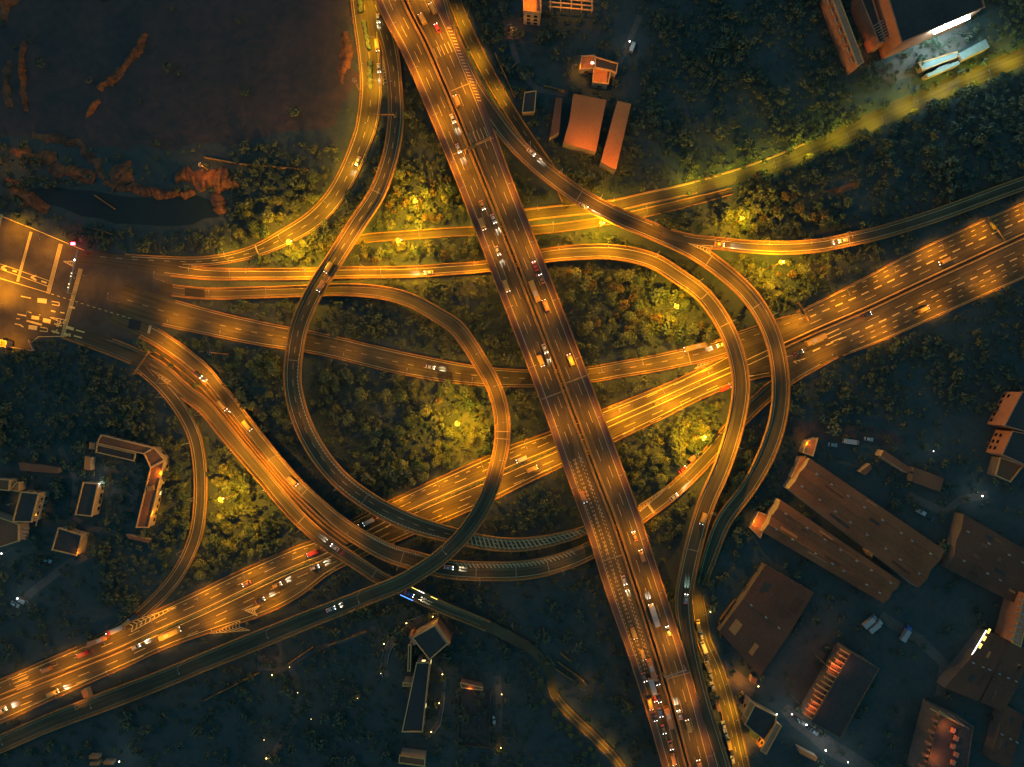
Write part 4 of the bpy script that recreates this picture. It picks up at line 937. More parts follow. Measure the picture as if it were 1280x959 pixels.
VEH = [
 ('A',566,149,1,'car','white','white headlit car on the west deck of the wide flyover, just above the yellow gantry',1,0),
 ('A',573,186,1,'car','silver','silver headlit car passing the yellow gantry on the wide flyover',1,0),
 ('A',617,274,1,'car','white','white headlit car beside the slit of the wide flyover, above the service road',1,0),
 ('A',622,314,1,'car','silver','silver headlit car on the wide flyover where the loop road passes beneath',1,0),
 ('A',603,257,1,'car','yellow','yellow taxi ahead of another taxi on the west deck near the top planting',0,0),
 ('A',603,281,1,'van','yellow','yellow van on the outer lane of the west deck near the service road',0,0),
 ('A',633,358,1,'van','yellow','yellow van on the west deck of the wide flyover',0,0),
 ('A',681,436,1,'car','white','white headlit car on the west deck above the middle road',1,0),
 ('A',676,451,1,'van','yellow','yellow van beside the headlit car above the middle road',0,0),
 ('A',729,621,1,'van','orange','orange van on the west deck below the diagonal highway',0,0),
 ('A',780,725,1,'car','silver','silver headlit car beside the slowing bars on the lower west deck',1,0),
 ('A',792,791,1,'van','yellow','yellow van among the slowing bars on the lower west deck',0,0),
 ('A',528,25,-1,'van','yellow','yellow van on the east deck near the top edge',0,0),
 ('A',541,12,-1,'van','yellow','yellow van at the top edge on the east deck',0,0),
 ('A',547,36,-1,'car','red','red tail lit car near the top edge on the east deck',0,1),
 ('A',571,127,-1,'van','yellow','yellow van on the east deck beside the striped gore',0,0),
 ('A',669,333,-1,'car','red','red car on the outer lane of the east deck over the loop road',0,1),
 ('A',668,365,-1,'bus','yellow','yellow bus beside the slit on the east deck',0,0),
 ('A',677,349,-1,'car','orange','orange car on the outer lane of the east deck',0,0),
 ('A',682,382,-1,'van','orange','orange van with red tail lights on the east deck',0,1),
 ('A',713,450,-1,'van','yellow','yellow van on the east deck above the highway',0,0),
 ('A',793,670,-1,'car','orange','orange car on the outer lane of the lower east deck',0,0),
 ('A',802,694,-1,'van','orange','orange van on the lower east deck beside the lamp pool',0,0),
 ('A',817,768,-1,'bus','white','white bus with the brightest headlights on the lower east deck',2,0),
 ('A',835,788,-1,'car','silver','silver car by the east parapet beside the bright white bus',0,0),
 ('A',849,893,-1,'car','white','white car with paired white lights on the lowest part of the east deck',1,0),
 ('A',860,906,-1,'van','yellow','yellow van next to the white car on the lowest part of the east deck',0,0),
 ('A',874,956,-1,'van','orange','orange van at the bottom edge on the east deck',0,0),
 ('B',411,335,1,'van','yellow','yellow van on the left ramp where it crosses the lit roads',0,0),
 ('B',402,358,1,'van','orange','orange van with tail lights just behind the bus on the left ramp',0,1),
 ('E1',473,24,1,'car','white','white headlit car on the upper left road at the top',1,0),
 ('E1',472,58,1,'van','yellow','yellow van on the upper left road beside the hedge',0,0),
 ('E1',474,86,1,'car','silver','silver headlit car on the upper left road by the chevrons',1,0),
 ('E1',448,202,1,'car','white','white headlit car on the upper left road below the fork',1,0),
 ('F',536,341,-1,'car','white','white bright car on the lit road left of the wide flyover',2,0),
 ('E4',538,459,1,'car','white','white headlit car alone on the dim middle road inside the loop',1,0),
 ('G',248,468,1,'car','black','black headlit car on the bright bend of the broad viaduct',1,0),
 ('G',279,507,1,'van','yellow','yellow headlit van on the broad viaduct',1,0),
 ('G',310,532,1,'van','yellow','yellow van on the broad viaduct below the van',0,0),
 ('G',367,601,1,'van','orange','orange headlit van on the broad viaduct at the joint',1,0),
 ('GL',419,684,-1,'car','white','white headlit car on the dark outer viaduct',1,1),
 ('G',561,709,1,'car','silver','silver headlit car on the dark viaduct right of the loop ramp',2,0),
 ('I',461,652,-1,'van','white','white van with red tail lights on the highway between the ramps',1,1),
 ('I',391,691,-1,'van','red','red van on the highway just left of the outer viaduct',0,1),
 ('I',394,709,1,'car','white','white headlit car on the lower carriageway left of the outer viaduct',1,0),
 ('I',326,750,1,'car','black','black headlit car on the lower carriageway by the small gore',1,0),
 ('I',347,731,1,'car','yellow','yellow headlit car on the lower carriageway ahead of the black one',1,0),
 ('I',309,729,-1,'car','orange','orange car on the upper carriageway near the slip road',0,0),
 ('I',104,817,-1,'van','red','red van on the upper carriageway at bottom left',0,1),
 ('I',171,808,1,'car','white','white headlit car on the lower carriageway below the slip road',1,0),
 ('I',68,865,1,'van','yellow','yellow headlit van on the lower carriageway at bottom left',1,0),
 ('I',4,887,1,'car','white','white headlit car at the left edge of the highway',1,0),
 ('I',214,791,1,'bus','yellow','yellow bus on the lower carriageway below the chevron gore',0,0),
 ('I',59,836,-1,'van','orange','orange van on the upper carriageway at far left',0,0),
 ('I',652,574,-1,'van','white','white van on the upper carriageway left of the wide flyover',0,0),
 ('I',665,586,1,'van','yellow','yellow van on the lower carriageway left of the wide flyover',0,0),
 ('I',906,485,1,'van','red','red van going under the right loop ramp',0,1),
 ('I',998,441,1,'car','black','black car with magenta tail lights right of the right ramp',0,1),
 ('I',1018,425,1,'bus','yellow','yellow bus on the lower carriageway right of the right ramp',0,0),
 ('I',1083,394,1,'car','black','black car with magenta tail lights by the median at the right',0,1),
 ('I',1179,327,-1,'van','yellow','yellow van on the upper carriageway at the far right',0,0),
 ('I',1153,387,1,'van','yellow','yellow van on the lower carriageway at the far right',0,0),
 ('E4',868,434,-1,'bus','yellow','yellow bus on the bright end of the middle road',0,0),
 ('E4',901,431,-1,'car','white','white car beside the right loop ramp on the middle road',2,0),
 ('J',664,191,1,'car','white','white headlit car on the upper part of the right ramp',1,0),
 ('J',729,258,1,'car','silver','silver bright car at the inner parapet of the right ramp',2,0),
 ('K',1053,301,-1,'car','white','white headlit car coming out of the dark on the branch ramp',1,0),
 ('K',899,306,1,'car','orange','orange headlit car at the fork of the branch ramp',1,0),
 ('G',853,587,1,'car','red','red car at the kerb where the broad viaduct comes down',0,1),
 ('G',842,621,1,'car','white','white car by the lower kerb where the broad viaduct comes down',2,0),
 ('G',866,571,1,'van','orange','orange van at the upper kerb where the broad viaduct comes down',0,0),
 ('F',878,648,1,'van','yellow','yellow van on the dark lower part of the right loop ramp',0,0),
 ('F',857,748,-1,'car','white','white car with cool headlights on the darkest part of the right loop ramp',3,0),
 ('D',414,761,-1,'car','white','white headlit car on the dark lower part of the loop ramp',1,0),
 ('GL',512,742,1,'car','blue','blue car with headlights on the outer viaduct just beyond the loop ramp',1,0),
]
for key, px, py, dr, kind, paint, lab, bm, rd in VEH:
    D(key, px, py, dr, kind, paint, lab, beam={0: False, 1: True, 2: True, 3: 'cool'}[bm], red=bool(rd))
for px, py, kind, paint in [(805,846,'car','orange'),(814,836,'bus','orange'),(815,857,'truck','white'),(821,850,'car','black'),(812,879,'van','orange'),(818,871,'car','red'),(823,872,'car','black'),(818,895,'car','black'),(825,890,'car','blue'),(835,895,'bus','orange'),(829,911,'car','orange'),(838,931,'car','orange'),(841,948,'van','orange'),(803,817,'van','yellow')]:
    D('A', px, py, 1, kind, paint, f'{paint} {kind} in the slow queue on the lowest west deck of the wide flyover', red=paint in ('red', 'blue'), group='queue on the lower west deck')
for px, py, kind, paint in [(872,781,'van','yellow'),(876,793,'car','silver'),(879,808,'van','white'),(881,820,'car','black'),(884,832,'van','yellow'),(887,842,'car','grey'),(890,857,'car','silver'),(893,868,'car','black'),(896,880,'van','orange'),(904,906,'car','white'),(907,917,'car','silver'),(910,928,'van','yellow'),(913,938,'car','black'),(915,948,'car','white'),(883,826,'car','white')]:
    D('N', px, py, -1, kind, paint, f'parked {paint} {kind} in the row along the narrow kerbside street', group='vehicles parked along the kerbside street', lit=False)
for px, py, kind, paint in [(147,786,'truck','red'),(139,791,'car','orange'),(160,778,'van','yellow'),(168,771,'van','black'),(125,799,'bus','orange'),(155,782,'car','red')]:
    D('Hx' if px > 150 else 'I', px, py, 1 if px > 150 else -1, kind, paint, f'{paint} {kind} queuing where the slip road joins the highway', red=paint == 'red', group='queue at the end of the slip road')
c = at(924, 868); vehicle('car', 'yellow', (c.x, c.y, .06), R(38), 'yellow car parked in the lit yard beside the kerbside street', None, False)
c = at(929, 873); vehicle('car', 'black', (c.x, c.y, .06), R(38), 'black car parked beside the yellow one in the lit yard', None, False)
for i, (x, y, pn) in enumerate([(1003,903,'white'),(1011,909,'black'),(1017,914,'silver'),(997,899,'black')]):
    c = at(x, y); vehicle('car', pn, (c.x, c.y, .06), R(-35), f'{pn} car parked on the white lit campus street' , 'cars parked on the campus street', False)

for kind, px, py, a_, pn, lab in [('truck',1085,775,40,'grey','grey truck parked in the dark yard left of the balconied apartments'),('truck',1092,781,40,'white','white truck parked beside the grey one in the dark yard'),('van',1150,640,-30,'white','white van parked behind the rear long shed'),('car',1160,646,-30,'black','black car parked next to the white van behind the rear long shed'),('truck',1130,790,60,'blue','blue truck parked in the middle of the dark yard'),('van',1046,640,-32,'silver','silver van parked in the gap between the long sheds'),('car',60,700,-20,'silver','silver car parked below the square hall'),('car',52,704,-20,'black','black car parked below the square hall beside the silver one'),('car',20,755,-30,'white','white car parked under the lamp on the dark lot'),('van',30,750,-30,'grey','grey van parked under the lamp on the dark lot'),('car',618,900,90,'white','white car parked on the path right of the sports field'),('car',1040,556,-8,'silver','silver car parked on the dirt track above the sheds'),('truck',1062,552,-8,'orange','orange truck parked on the dirt track above the sheds'),('car',1085,549,-8,'white','white car at the far end of the dirt track above the sheds'),('van',790,60,70,'white','white van parked under the lamp beside the forest')]:
    c = at(px, py); vehicle(kind, pn, (c.x, c.y, .06), R(a_), lab, None, False)
# the lit train of lights: a coach with coloured light strips on the outer viaduct below the loop
p = PATHS['GL']; i = nearest(p, 527, 747)
root = thing('light_barrier', tuple(p.P[i]), 'string of white and yellow lights along the upper edge of the outer viaduct', 'light strip')
for nm, mt, a, b in (('yellow_strip', 'led_yellow', 512, 522), ('white_strip', 'tube_w', 522, 532), ('yellow_strip', 'led_yellow', 533, 542)):
    m = MB(); i0, i1 = nearest(p, a, 739 + (a - 512) * .45), nearest(p, b, 739 + (b - 512) * .45)
    s = p.s[i0]; c1, c2 = at_s(p, p.s[i0], p.WL[i0] - .3, 1.1), at_s(p, p.s[i1], p.WL[i1] - .3, 1.1); m.bar(c1, c2, .13); m.build(nm, M[mt], root)
root = thing('light_barrier', tuple(p.P[i]), 'string of blue lights along the lower edge of the outer viaduct', 'light strip')
i0, i1 = nearest(p, 505, 741), nearest(p, 520, 752); m = MB(); m.bar(at_s(p, p.s[i0], -p.WR[i0] + .3, 1.1), at_s(p, p.s[i1], -p.WR[i1] + .3, 1.1), .13); m.build('blue_strip', M['led_blue'], root)

# ------------------------------------------------------------------ buildings
def seg_windows(mb_parent, a, b, z0, z1, m='glass', pitch=3.4, fh=3.2, wd=1.7, hh=1.5, nmax=24, lit=0.0):
    a = Vector(a[:2]); b = Vector(b[:2]); d = b - a; L = d.length; u = d / L; n = Vector((u.y, -u.x)); rz = math.atan2(u.y, u.x); cnt = 0
    z = z0 + 1.0
    while z + hh < z1 - .3:
        k = int((L - 1.2) / pitch)
        for i in range(k):
            if cnt >= nmax: return
            q = a + u * (L / 2 + (i - (k - 1) / 2) * pitch); mb = MB()
            mb.box((q.x + n.x * .02, q.y + n.y * .02, z + hh / 2), (wd, .14, hh), rz); o = mb.build('window', M['glass_lit'] if random.random() < lit else M[m], mb_parent); cnt += 1
            fm = MB(); fm.box((q.x + n.x * .08, q.y + n.y * .08, z - .06), (wd + .3, .3, .12), rz); fm.build('sill', M['concrete'], o)
        z += fh
def building(name, poly, h, label, cat='building', roof='roof_dk', wall='wall', para=.7, win=0, lit=0.0, edge='edge', z0=-.1):
    """poly: outline of the roof in photo pixels"""
    P = [at(x, y, h) for x, y in poly]
    if mb_area(P) < 0: P.reverse()
    cx = sum(p.x for p in P) / len(P); cy = sum(p.y for p in P) / len(P)
    root = thing(name, (cx, cy, 0), label, cat)
    m = MB(); m.prism(P, z0, h, top=False); m.build('wall', M[wall], root)
    ins = []
    for p in P:
        d = Vector((cx - p.x, cy - p.y, 0)); ins.append(p + d.normalized() * .02)
    m = MB(); m.prism(ins, h - .25, h + .03); m.build('roof', M[roof], root)
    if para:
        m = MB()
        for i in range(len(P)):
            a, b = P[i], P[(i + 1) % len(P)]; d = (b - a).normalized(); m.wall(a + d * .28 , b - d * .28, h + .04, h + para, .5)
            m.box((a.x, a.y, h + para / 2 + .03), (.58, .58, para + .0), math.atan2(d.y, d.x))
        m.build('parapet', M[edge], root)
    if win:
        n = len(P)
        for i in range(n):
            a, b = P[i], P[(i + 1) % n]; mid = (a + b) / 2; d = b - a; nrm = Vector((d.y, -d.x))
            if nrm.dot(Vector((-mid.x, -mid.y))) > 0 and d.length > 5: seg_windows(root, a, b, 0, h, lit=lit, nmax=win)
    block_poly([(p.x, p.y) for p in P])
    return root, P
def roof_box(root, px, py, h, sx, sy, rz, name='roof_hatch', m='concrete', hh=1.6):
    c = at(px, py, h); b = MB(); b.box((c.x, c.y, h + hh / 2), (sx, sy, hh), rz); b.build(name, M[m], root)

# campus on the left
r_, _ = building('school_wing', [(127,544),(192,560),(180,567),(122,554)], 5.5, 'top wing of the hook shaped school, brown flat roof with pale edge', roof='roof_br', win=10)
building('school_wing', [(180.5,567),(193,560),(206,575),(189,584)], 5.6, 'short corner piece of the hook shaped school', roof='roof_br', win=4)
r_, _ = building('school_wing', [(189,585),(206,576.5),(186,659),(171,659)], 5.5, 'long right wing of the hook shaped school, bright serrated side', roof='roof_br', win=20, lit=.1)
roof_box(r_, 190, 610, 5.5, 3, 2.4, .2)
building('low_annex', [(122,556),(170,567),(168,576),(121,565)], 4, 'low dark terrace under the top school wing', roof='roof_dk', wall='wall_dk')
building('school_block', [(105,603),(123,605),(115,645),(95,643)], 6, 'small campus block with a white lamp at its corner', roof='roof_dk', win=8)
building('school_hall', [(74,660),(103,669),(97,694),(66,687)], 5.5, 'square campus hall with bright roof edge and dark roof', roof='roof_dk', wall='wall')
r_, P_ = building('dormitory', [(27,615),(49,617),(40,652),(17,652)], 8, 'dormitory block with a ladder of balconies at far left', roof='roof_dk', win=10)
for i in range(6):
    a = at(52 - i * 1.9, 619 + i * 6.4, 7); b = MB(); b.box((a.x, a.y, 7), (2.6, .35, .5), -.1); b.build('balcony', M['edge'], r_)
    b = MB(); b.box((a.x + 1.2, a.y - 1.3, 7), (.3, 2.6, .5), -.25); b.build('balcony_rail', M['wall'], r_)
r_, P_ = building('teaching_block', [(-20,640),(24,655),(24,676),(-20,690)], 7, 'dim brown block below the dormitory at the left edge', roof='roof_br')
for i in range(4):
    a = at(33 - i * 1.6, 660 + i * 4.6, 6); b = MB(); b.box((a.x, a.y, 6), (3.2, .35, .5), -.1); b.build('balcony', M['wall'], r_)
building('teaching_block', [(-15,598),(13,600),(12,613),(-15,610)], 6, 'small block above the dormitory at the left edge', roof='roof_br', win=4)
building('gate_house', [(22,603),(25,603),(24,614),(13,612)], 5, 'narrow lit wall piece between the two left edge blocks', roof='roof_tan')
building('shed', [(106,570),(114,572),(112,588),(105,587)], 4, 'small tan shed left of the school courtyard', roof='roof_tan', para=0)
building('hut', [(112,553),(119,555),(118,562),(111,561)], 4, 'tiny tan hut at the tip of the top school wing', roof='roof_tan', para=0)
building('shelter', [(157,668),(187,675),(185,679),(160,673)], 3, 'long low shelter below the right school wing', roof='roof_br', para=0)
building('pavilion', [(23,578),(74,585),(72,592),(25,588)], 4, 'faint long low roof above the dormitory', roof='roof_br', para=0, wall='wall_dk')
building('toll_booth', [(2,425),(9,427),(8,434),(1,433)], 4, 'small tan booth by the lower corner of the toll plaza', roof='roof_tan')
for a, b, lab in [((8,433),(44,439),'bright low wall closing the lower side of the toll plaza'),((38,425),(44,439),'short bright wall at the corner by the toll plaza'),((17,439),(32,451),'slanting low wall leading away from the toll plaza booth')]:
    m = MB(); m.wall(at(*a), at(*b), -.1, 1.6, .35); tag(m.build('boundary_wall', M['wall']), lab, 'wall')
for a, b, lab in [((257,198),(296,205),'thin pale wall line in the dark field, left stretch'),((300,206),(385,213),'thin pale wall line in the dark field, right stretch'),((257,874),(325,840),'thin pale campus wall running up to the gate'),((362,828),(392,808),'pale campus wall past the gate'),((410,806),(460,788),'dotted pale campus wall near the dark ramp'),((120,245),(145,262),'faint track edge by the hollow, upper'),((118,286),(143,294),'pale kerb wall below the hollow'),((636,90),(648,79),'short pale wall at the top street'),((899,774),(918,748),'lit end wall of the dark shed by the kerbside street'),((898,776),(900,796),'short wall running down from the shed corner'),((652,112),(670,128),'curved lit wall near the upper service street'),((680,109),(705,115),'lit wall strip left of the tan roofs'),((619,68),(644,124),'long lit retaining wall beside the upper service street'),((679.5,784),(680.5,801),'short lit wall standing alone below the dark viaduct'),((693,834),(716,849),'lit railing at the head of the park lane'),((700,815),(713,826),'short lit railing above the park lane'),((697,826),(730,850),'longer thin railing above the park lane')]:
    m = MB(); m.wall(at(*a), at(*b), -.1, 1.8, .4); tag(m.build('boundary_wall', M['concrete']), lab, 'wall')

# bottom centre school with the diamond head
r_, _ = building('diamond_building', [(545,781),(561,803),(537,824),(516,797)], 11, 'diamond shaped building with lit edges', roof='roof_dk', wall='wall')
for a, b in (((545,779),(562,803)), ((514,792),(520,803))):
    A_, B_ = at(a[0], a[1], 8), at(b[0], b[1], 8); m = MB(); m.wall(A_, B_, .0, 11.3, 1.6); m.build('stair_wing', M['wall_red'], r_)
r_, _ = building('long_block', [(521,828),(537,828),(528,914),(503,914)], 10, 'long dark block running down from the diamond building', roof='roof_dk', wall='wall', win=12, lit=.15)
building('link_corridor', [(511,806),(514,806),(513,838),(510,838)], 6, 'narrow link corridor left of the long block', roof='roof_dk')
building('porch', [(504,853),(522,854),(522,857),(504,857)], 7, 'bright porch at the left side of the long block', roof='roof_tan')
building('hall', [(500,944),(531,948),(531,957),(499,953)], 7, 'small reddish hall at the bottom edge left of the sports field', roof='roof_br')
building('stand', [(576,853),(603,859),(603,862),(577,859)], 5, 'reddish spectator stand at the top of the sports field', roof='roof_br', wall='wall_red')
for a, b, lab in [((575,930),(614,933),'low lit wall along the foot of the sports field'),((573,860),(573,930),'faint low wall along the left of the sports field'),((613,863),(612,930),'faint low wall along the right of the sports field')]:
    m = MB(); m.wall(at(*a), at(*b), -.1, 1.4, .35); tag(m.build('boundary_wall', M['concrete_dk']), lab, 'wall')
for pts, lab in [([(486,800),(479,815),(476,835),(479,846)],'curved railing at the left of the diamond building'),([(512,775),(530,768),(548,766)],'curved railing above the diamond building'),([(549,833),(557,845),(555,880),(551,905),(541,917)],'curved railing right of the long dark block'),([(494,802),(487,815),(484,830)],'inner curved railing left of the diamond building')]:
    m = MB()
    for i in range(len(pts) - 1): m.wall(at(*pts[i]), at(*pts[i + 1]), .0, 1.1, .22)
    tag(m.build('railing', M['steel']), lab, 'railing')

# top centre
r_, P_ = building('apartment_block', [(654,-8),(676,-6),(676,16),(655,14)], 12, 'tan apartment block cut by the top edge with a column of windows', roof='roof_tan', win=6)
for i in range(4): roof_box(r_, 672.5, -1 + i * 4.2, 12, 1.4, 1.3, 0, 'roof_opening', 'steel_dk', .5)
r_ = thing('frame_gallery', tuple(at(712, 4, 0)), 'open concrete frame of beams and posts at the top edge', 'concrete frame')
for y0 in (-8, -2, 3.5, 9):
    m = MB(); m.wall(at(686, y0 - 1, 7), at(741, y0 + 4, 7), 6.6, 7.2, .5); m.build('beam', M['edge'], r_)
for i in range(5):
    m = MB(); x = 688 + i * 13; m.wall(at(x, -8, 6.5), at(x, 10 + i, 6.5), 6.0, 6.55, .5); m.build('cross_beam', M['edge'], r_)
    for y in (-6, 9 + i):
        m = MB(); q = at(x, y, 3); m.box((q.x, q.y, 3), (.45, .45, 6.0)); m.build('post', M['edge'], r_)
block_poly(V2((684,-10),(745,-10),(745,16),(684,10)))
r_, _ = building('house', [(742,86),(763,90),(760,105),(741,103)], 6, 'lower half of the small tan house with four dark roof openings', roof='roof_tan', win=6)
for i in range(4): roof_box(r_, 760.5 - i * .3, 91.5 + i * 3.6, 6, 1.0, 1.0, 0, 'roof_opening', 'steel_dk', .5)
r_, _ = building('house', [(727,71),(743,70),(742,85.5),(725,87)], 5, 'upper left half of the small tan house', roof='roof_tan', wall='wall', win=4)
roof_box(r_, 741, 79, 5, 1.8, .9, 0, 'skylight', 'tube_w', .4)
building('house', [(744,72),(772,80),(770,92),(764,89),(744,85)], 7, 'dark roofed right part of the small tan house', roof='roof_dk', wall='wall')
building('hall_roof', [(717,117),(758,125),(745,190),(716,182),(704,178),(712,150)], 7, 'large tan roof, middle of the three below the small house', 'hall', roof='roof_tan', para=0)
building('hall_roof', [(772,126),(789,130),(770,213),(751,203)], 7, 'long narrow tan roof, right of the three', 'hall', roof='roof_tan', para=0)
building('hall_roof', [(695,122),(703,123),(699,165),(687,172)], 6, 'narrow dull roof, left of the three, half under trees', 'hall', roof='roof_br', para=0)
building('outbuilding', [(656,116),(670,114),(668,140),(653,141)], 4, 'dark outbuilding beside the upper service street', roof='roof_dk', para=.3, wall='wall_dk')

# upper right factory
h = 17
r_, P_ = building('factory', [(1098,-40),(1126,54),(1229,10),(1212,-60)], h, 'large dark roofed factory with lit orange walls and a white tube light', 'factory', roof='roof_dk', wall='wall_red', para=1.0, edge='wall_red')
a, b = at(1126.5, 54, h), at(1229, 10, h); d = (b - a).normalized(); n_ = Vector((d.y, -d.x, 0))
m = MB(); c1, c2 = a.lerp(b, .41) + n_ * .9, a.lerp(b, .83) + n_ * .9; c1.z = c2.z = h - 1.2; m.bar(c1, c2, 1.0, 1.0, 10); m.build('tube_light', M['tube'], r_)
for t in (.43, .55, .68, .81):
    m = MB(); q = a.lerp(b, t); m.bar((q.x, q.y, h - 1.2), (q.x + n_.x * .5, q.y + n_.y * .5, h - 1.2), .08); m.build('bracket', M['steel_dk'], r_)
al = bpy.data.lights.new('tube_glow', 'AREA'); al.shape = 'RECTANGLE'; al.size = (c2 - c1).length; al.size_y = .6; al.energy = 2900; al.color = (.13, .76, 1.0)
ao = bpy.data.objects.new('tube_glow', al); COL.objects.link(ao); ao.parent = r_; ao.location = ((c1 + c2) / 2 + n_ * .8) - r_.location; ao.rotation_euler = (R(38), 0, math.atan2(d.y, d.x))
r_, _ = building('factory_stair_wing', [(1079,-40),(1084,-20),(1106,53),(1098,54),(1076,0)], 10, 'narrow open stair wing left of the factory with a ladder of beams', 'factory wing', roof='roof_dk', wall='wall_red', para=.8, edge='wall_red')
for i in range(7):
    q = at(1097 + i * 1.7, 30 + i * 3.0, 10); m = MB(); m.box((q.x, q.y, 10.7), (5.5, .4, .4), R(32)); m.build('beam', M['wall'], r_)
r_, _ = building('facade_block', [(1036,-12),(1044,-14),(1079,78),(1072,82)], 11, 'thin reddish facade block with stepped balconies left of the factory', 'apartment building', roof='wall_red', wall='wall_red', para=.4)
for i in range(7):
    q = at(1038 + i * 5.0, 2 + i * 12.2, 9); m = MB(); m.box((q.x - .6, q.y, 9), (3.4, 3.2, .4), R(22)); o = m.build('balcony', M['wall_red'], r_)
    m = MB(); m.box((q.x - 1.5, q.y - .6, 9.6), (.2, 3.2, 1.0), R(22)); m.build('balcony_rail', M['wall'], o)
building('sheet_shed', [(1198,67),(1232,49),(1237,59),(1203,75)], 5, 'pale sheet roofed shed lit cyan in the factory yard', 'shed', roof='cyanroof', para=0)
building('flat_shed', [(1149,79),(1196,65),(1198,71),(1153,88)], 4, 'low pale shed left of the cyan roof', 'shed', roof='cyanroof', para=.3)
building('open_shed', [(1157,93),(1198,76),(1200,80),(1160,97)], 4, 'lowest narrow pale shed in the factory yard', 'shed', roof='cyanroof', para=0)
c = at(1167, 80, 4.2); vehicle('truck', 'white', (at(1176, 88).x, at(1176, 88).y, .05), R(24), 'white truck parked between the pale sheds in the factory yard', None, False)

# lower right sheds and yards
def gable_shed(name, tl, tr, br, bl, h, rise, bays, label, roof, wall='wall_dk', light_bay=None):
    """corners in pixels: tl-tr is one long eave, bl-br the other"""
    A_, B_, C_, D_ = [at(*q, h) for q in (tl, tr, br, bl)]
    P = [A_, B_, C_, D_]; cx = sum(p.x for p in P) / 4; cy = sum(p.y for p in P) / 4
    root = thing(name, (cx, cy, 0), label, 'shed')
    Q = P if mb_area(P) > 0 else P[::-1]
    m = MB(); m.prism(Q, -.1, h, top=False); m.build('wall', M[wall], root)
    for k_ in range(bays):
        for half in (0, 1):
            t0 = (k_ + half * .5) / bays; t1 = (k_ + half * .5 + .5) / bays
            z0, z1 = (h, h + rise) if half == 0 else (h + rise, h)
            a0, b0 = A_.lerp(D_, t0), B_.lerp(C_, t0); a1, b1 = A_.lerp(D_, t1), B_.lerp(C_, t1)
            m = MB(); q = [(a0.x, a0.y, z0), (b0.x, b0.y, z0), (b1.x, b1.y, z1), (a1.x, a1.y, z1)]
            qb = [(x, y, z - .18) for x, y, z in q]
            Ln = (b0 - a0).length; wv = (a1 - a0).length
            m.add(q + qb, [(3, 2, 1, 0), (4, 5, 6, 7), (0, 1, 5, 4), (1, 2, 6, 5), (2, 3, 7, 6), (3, 0, 4, 7)], [[(0, wv), (Ln, wv), (Ln, 0), (0, 0)]] + [[(0, 0)] * 4] * 5)
            m.build('roof_slope', M[roof], root)
        # ridge cap and gable triangles
        t = (k_ + .5) / bays; a, b = A_.lerp(D_, t), B_.lerp(C_, t); m = MB(); m.bar((a.x, a.y, h + rise + .06), (b.x, b.y, h + rise + .06), .16); m.build('ridge_cap', M['concrete_dk'], root)
        for e0, e1 in ((A_, D_), (B_, C_)):
            p0, p1, pm = e0.lerp(e1, k_ / bays), e0.lerp(e1, (k_ + 1) / bays), e0.lerp(e1, t)
            m = MB(); m.add([(p0.x, p0.y, h), (p1.x, p1.y, h), (pm.x, pm.y, h + rise)], [(0, 1, 2)]); m.build('gable', M[wall], root)
    for k_ in range(bays):
        t = (k_ + .5) / bays; a, b = A_.lerp(D_, t), B_.lerp(C_, t); rz = math.atan2(b.y - a.y, b.x - a.x); nv = max(3, int((b - a).length / 9))
        for i in range(nv):
            q = a.lerp(b, (i + .5 + random.uniform(-.25, .25)) / nv); m = MB(); m.box((q.x, q.y, h + rise + .35), (1.3, .9, .7), rz, top=(.8, .7)); m.build('roof_vent', M['steel'], root)
        for half in (0, 1):
            for i in range(2):
                u0 = random.uniform(.05, .8); du = random.uniform(.06, .16); v0 = random.uniform(.06, .3) ; dv = random.uniform(.08, .16)
                def pt(u, v):
                    tt = (k_ + half * .5 + v) / bays; q = A_.lerp(D_, tt).lerp(B_.lerp(C_, tt), u); f = v * 2 if half == 0 else 1 - v * 2; return (q.x, q.y, h + rise * f + .05)
                m = MB(); m.quad(pt(u0, v0), pt(u0 + du, v0), pt(u0 + du, v0 + dv), pt(u0, v0 + dv)); o = m.build('patch_sheet', M[random.choice(['roof_br', 'roof_metal_dk', 'roof_dk', 'roof_tan'])], root)
    block_poly([(p.x, p.y) for p in P])
    return root
sA = gable_shed('long_shed', (976,625), (1126,727), (1104,754), (953,665), 8, 1.6, 2, 'long brown two ridged shed, front one of the pair at right', 'roof_metal', 'wall')
sB = gable_shed('long_shed', (1012,573), (1181,688), (1148,735), (986,611), 8, 1.6, 2, 'long brown two ridged shed, rear one of the pair at right', 'roof_metal', 'wall')
sC = gable_shed('dark_shed', (957,706), (1018,741), (950,846), (899,789), 4.5, 1.4, 1, 'dark shed with one lit slope between kerbside street and long sheds', 'roof_metal_dk')
sD = gable_shed('end_shed', (1236,790), (1259,800), (1223,877), (1181,860), 7, 1.2, 1, 'brown shed with a white light strip along its edge at lower right', 'roof_metal_dk')
m = MB(); m.bar(at(1209, 829, 7.4), at(1233, 788, 7.4), .22); m.build('light_strip', M['tube_w'], sD)
for i in range(5):
    t = i / 4; q = at(1215 + 21 * t, 826 - 37 * t, 7.6); m = MB(); m.box((q.x, q.y, 7.6), (.9, 2.4, .3), R(-30)); m.build('skylight', M['led_yellow'], sD)
gable_shed('wide_shed', (1205,643), (1290,692), (1290,765), (1186,711), 7, 1.2, 2, 'wide dim shed at the right edge below the dark grounds', 'roof_metal_dk')
gable_shed('wide_shed', (1258,800), (1290,815), (1255,890), (1226,878), 6, 1.0, 1, 'narrow dim shed next to the one with the light strip', 'roof_metal_dk')
gable_shed('wide_shed', (1256,880), (1280,895), (1262,960), (1238,950), 6, 1.0, 1, 'dim greenish shed in the bottom right corner', 'roof_metal_dk')
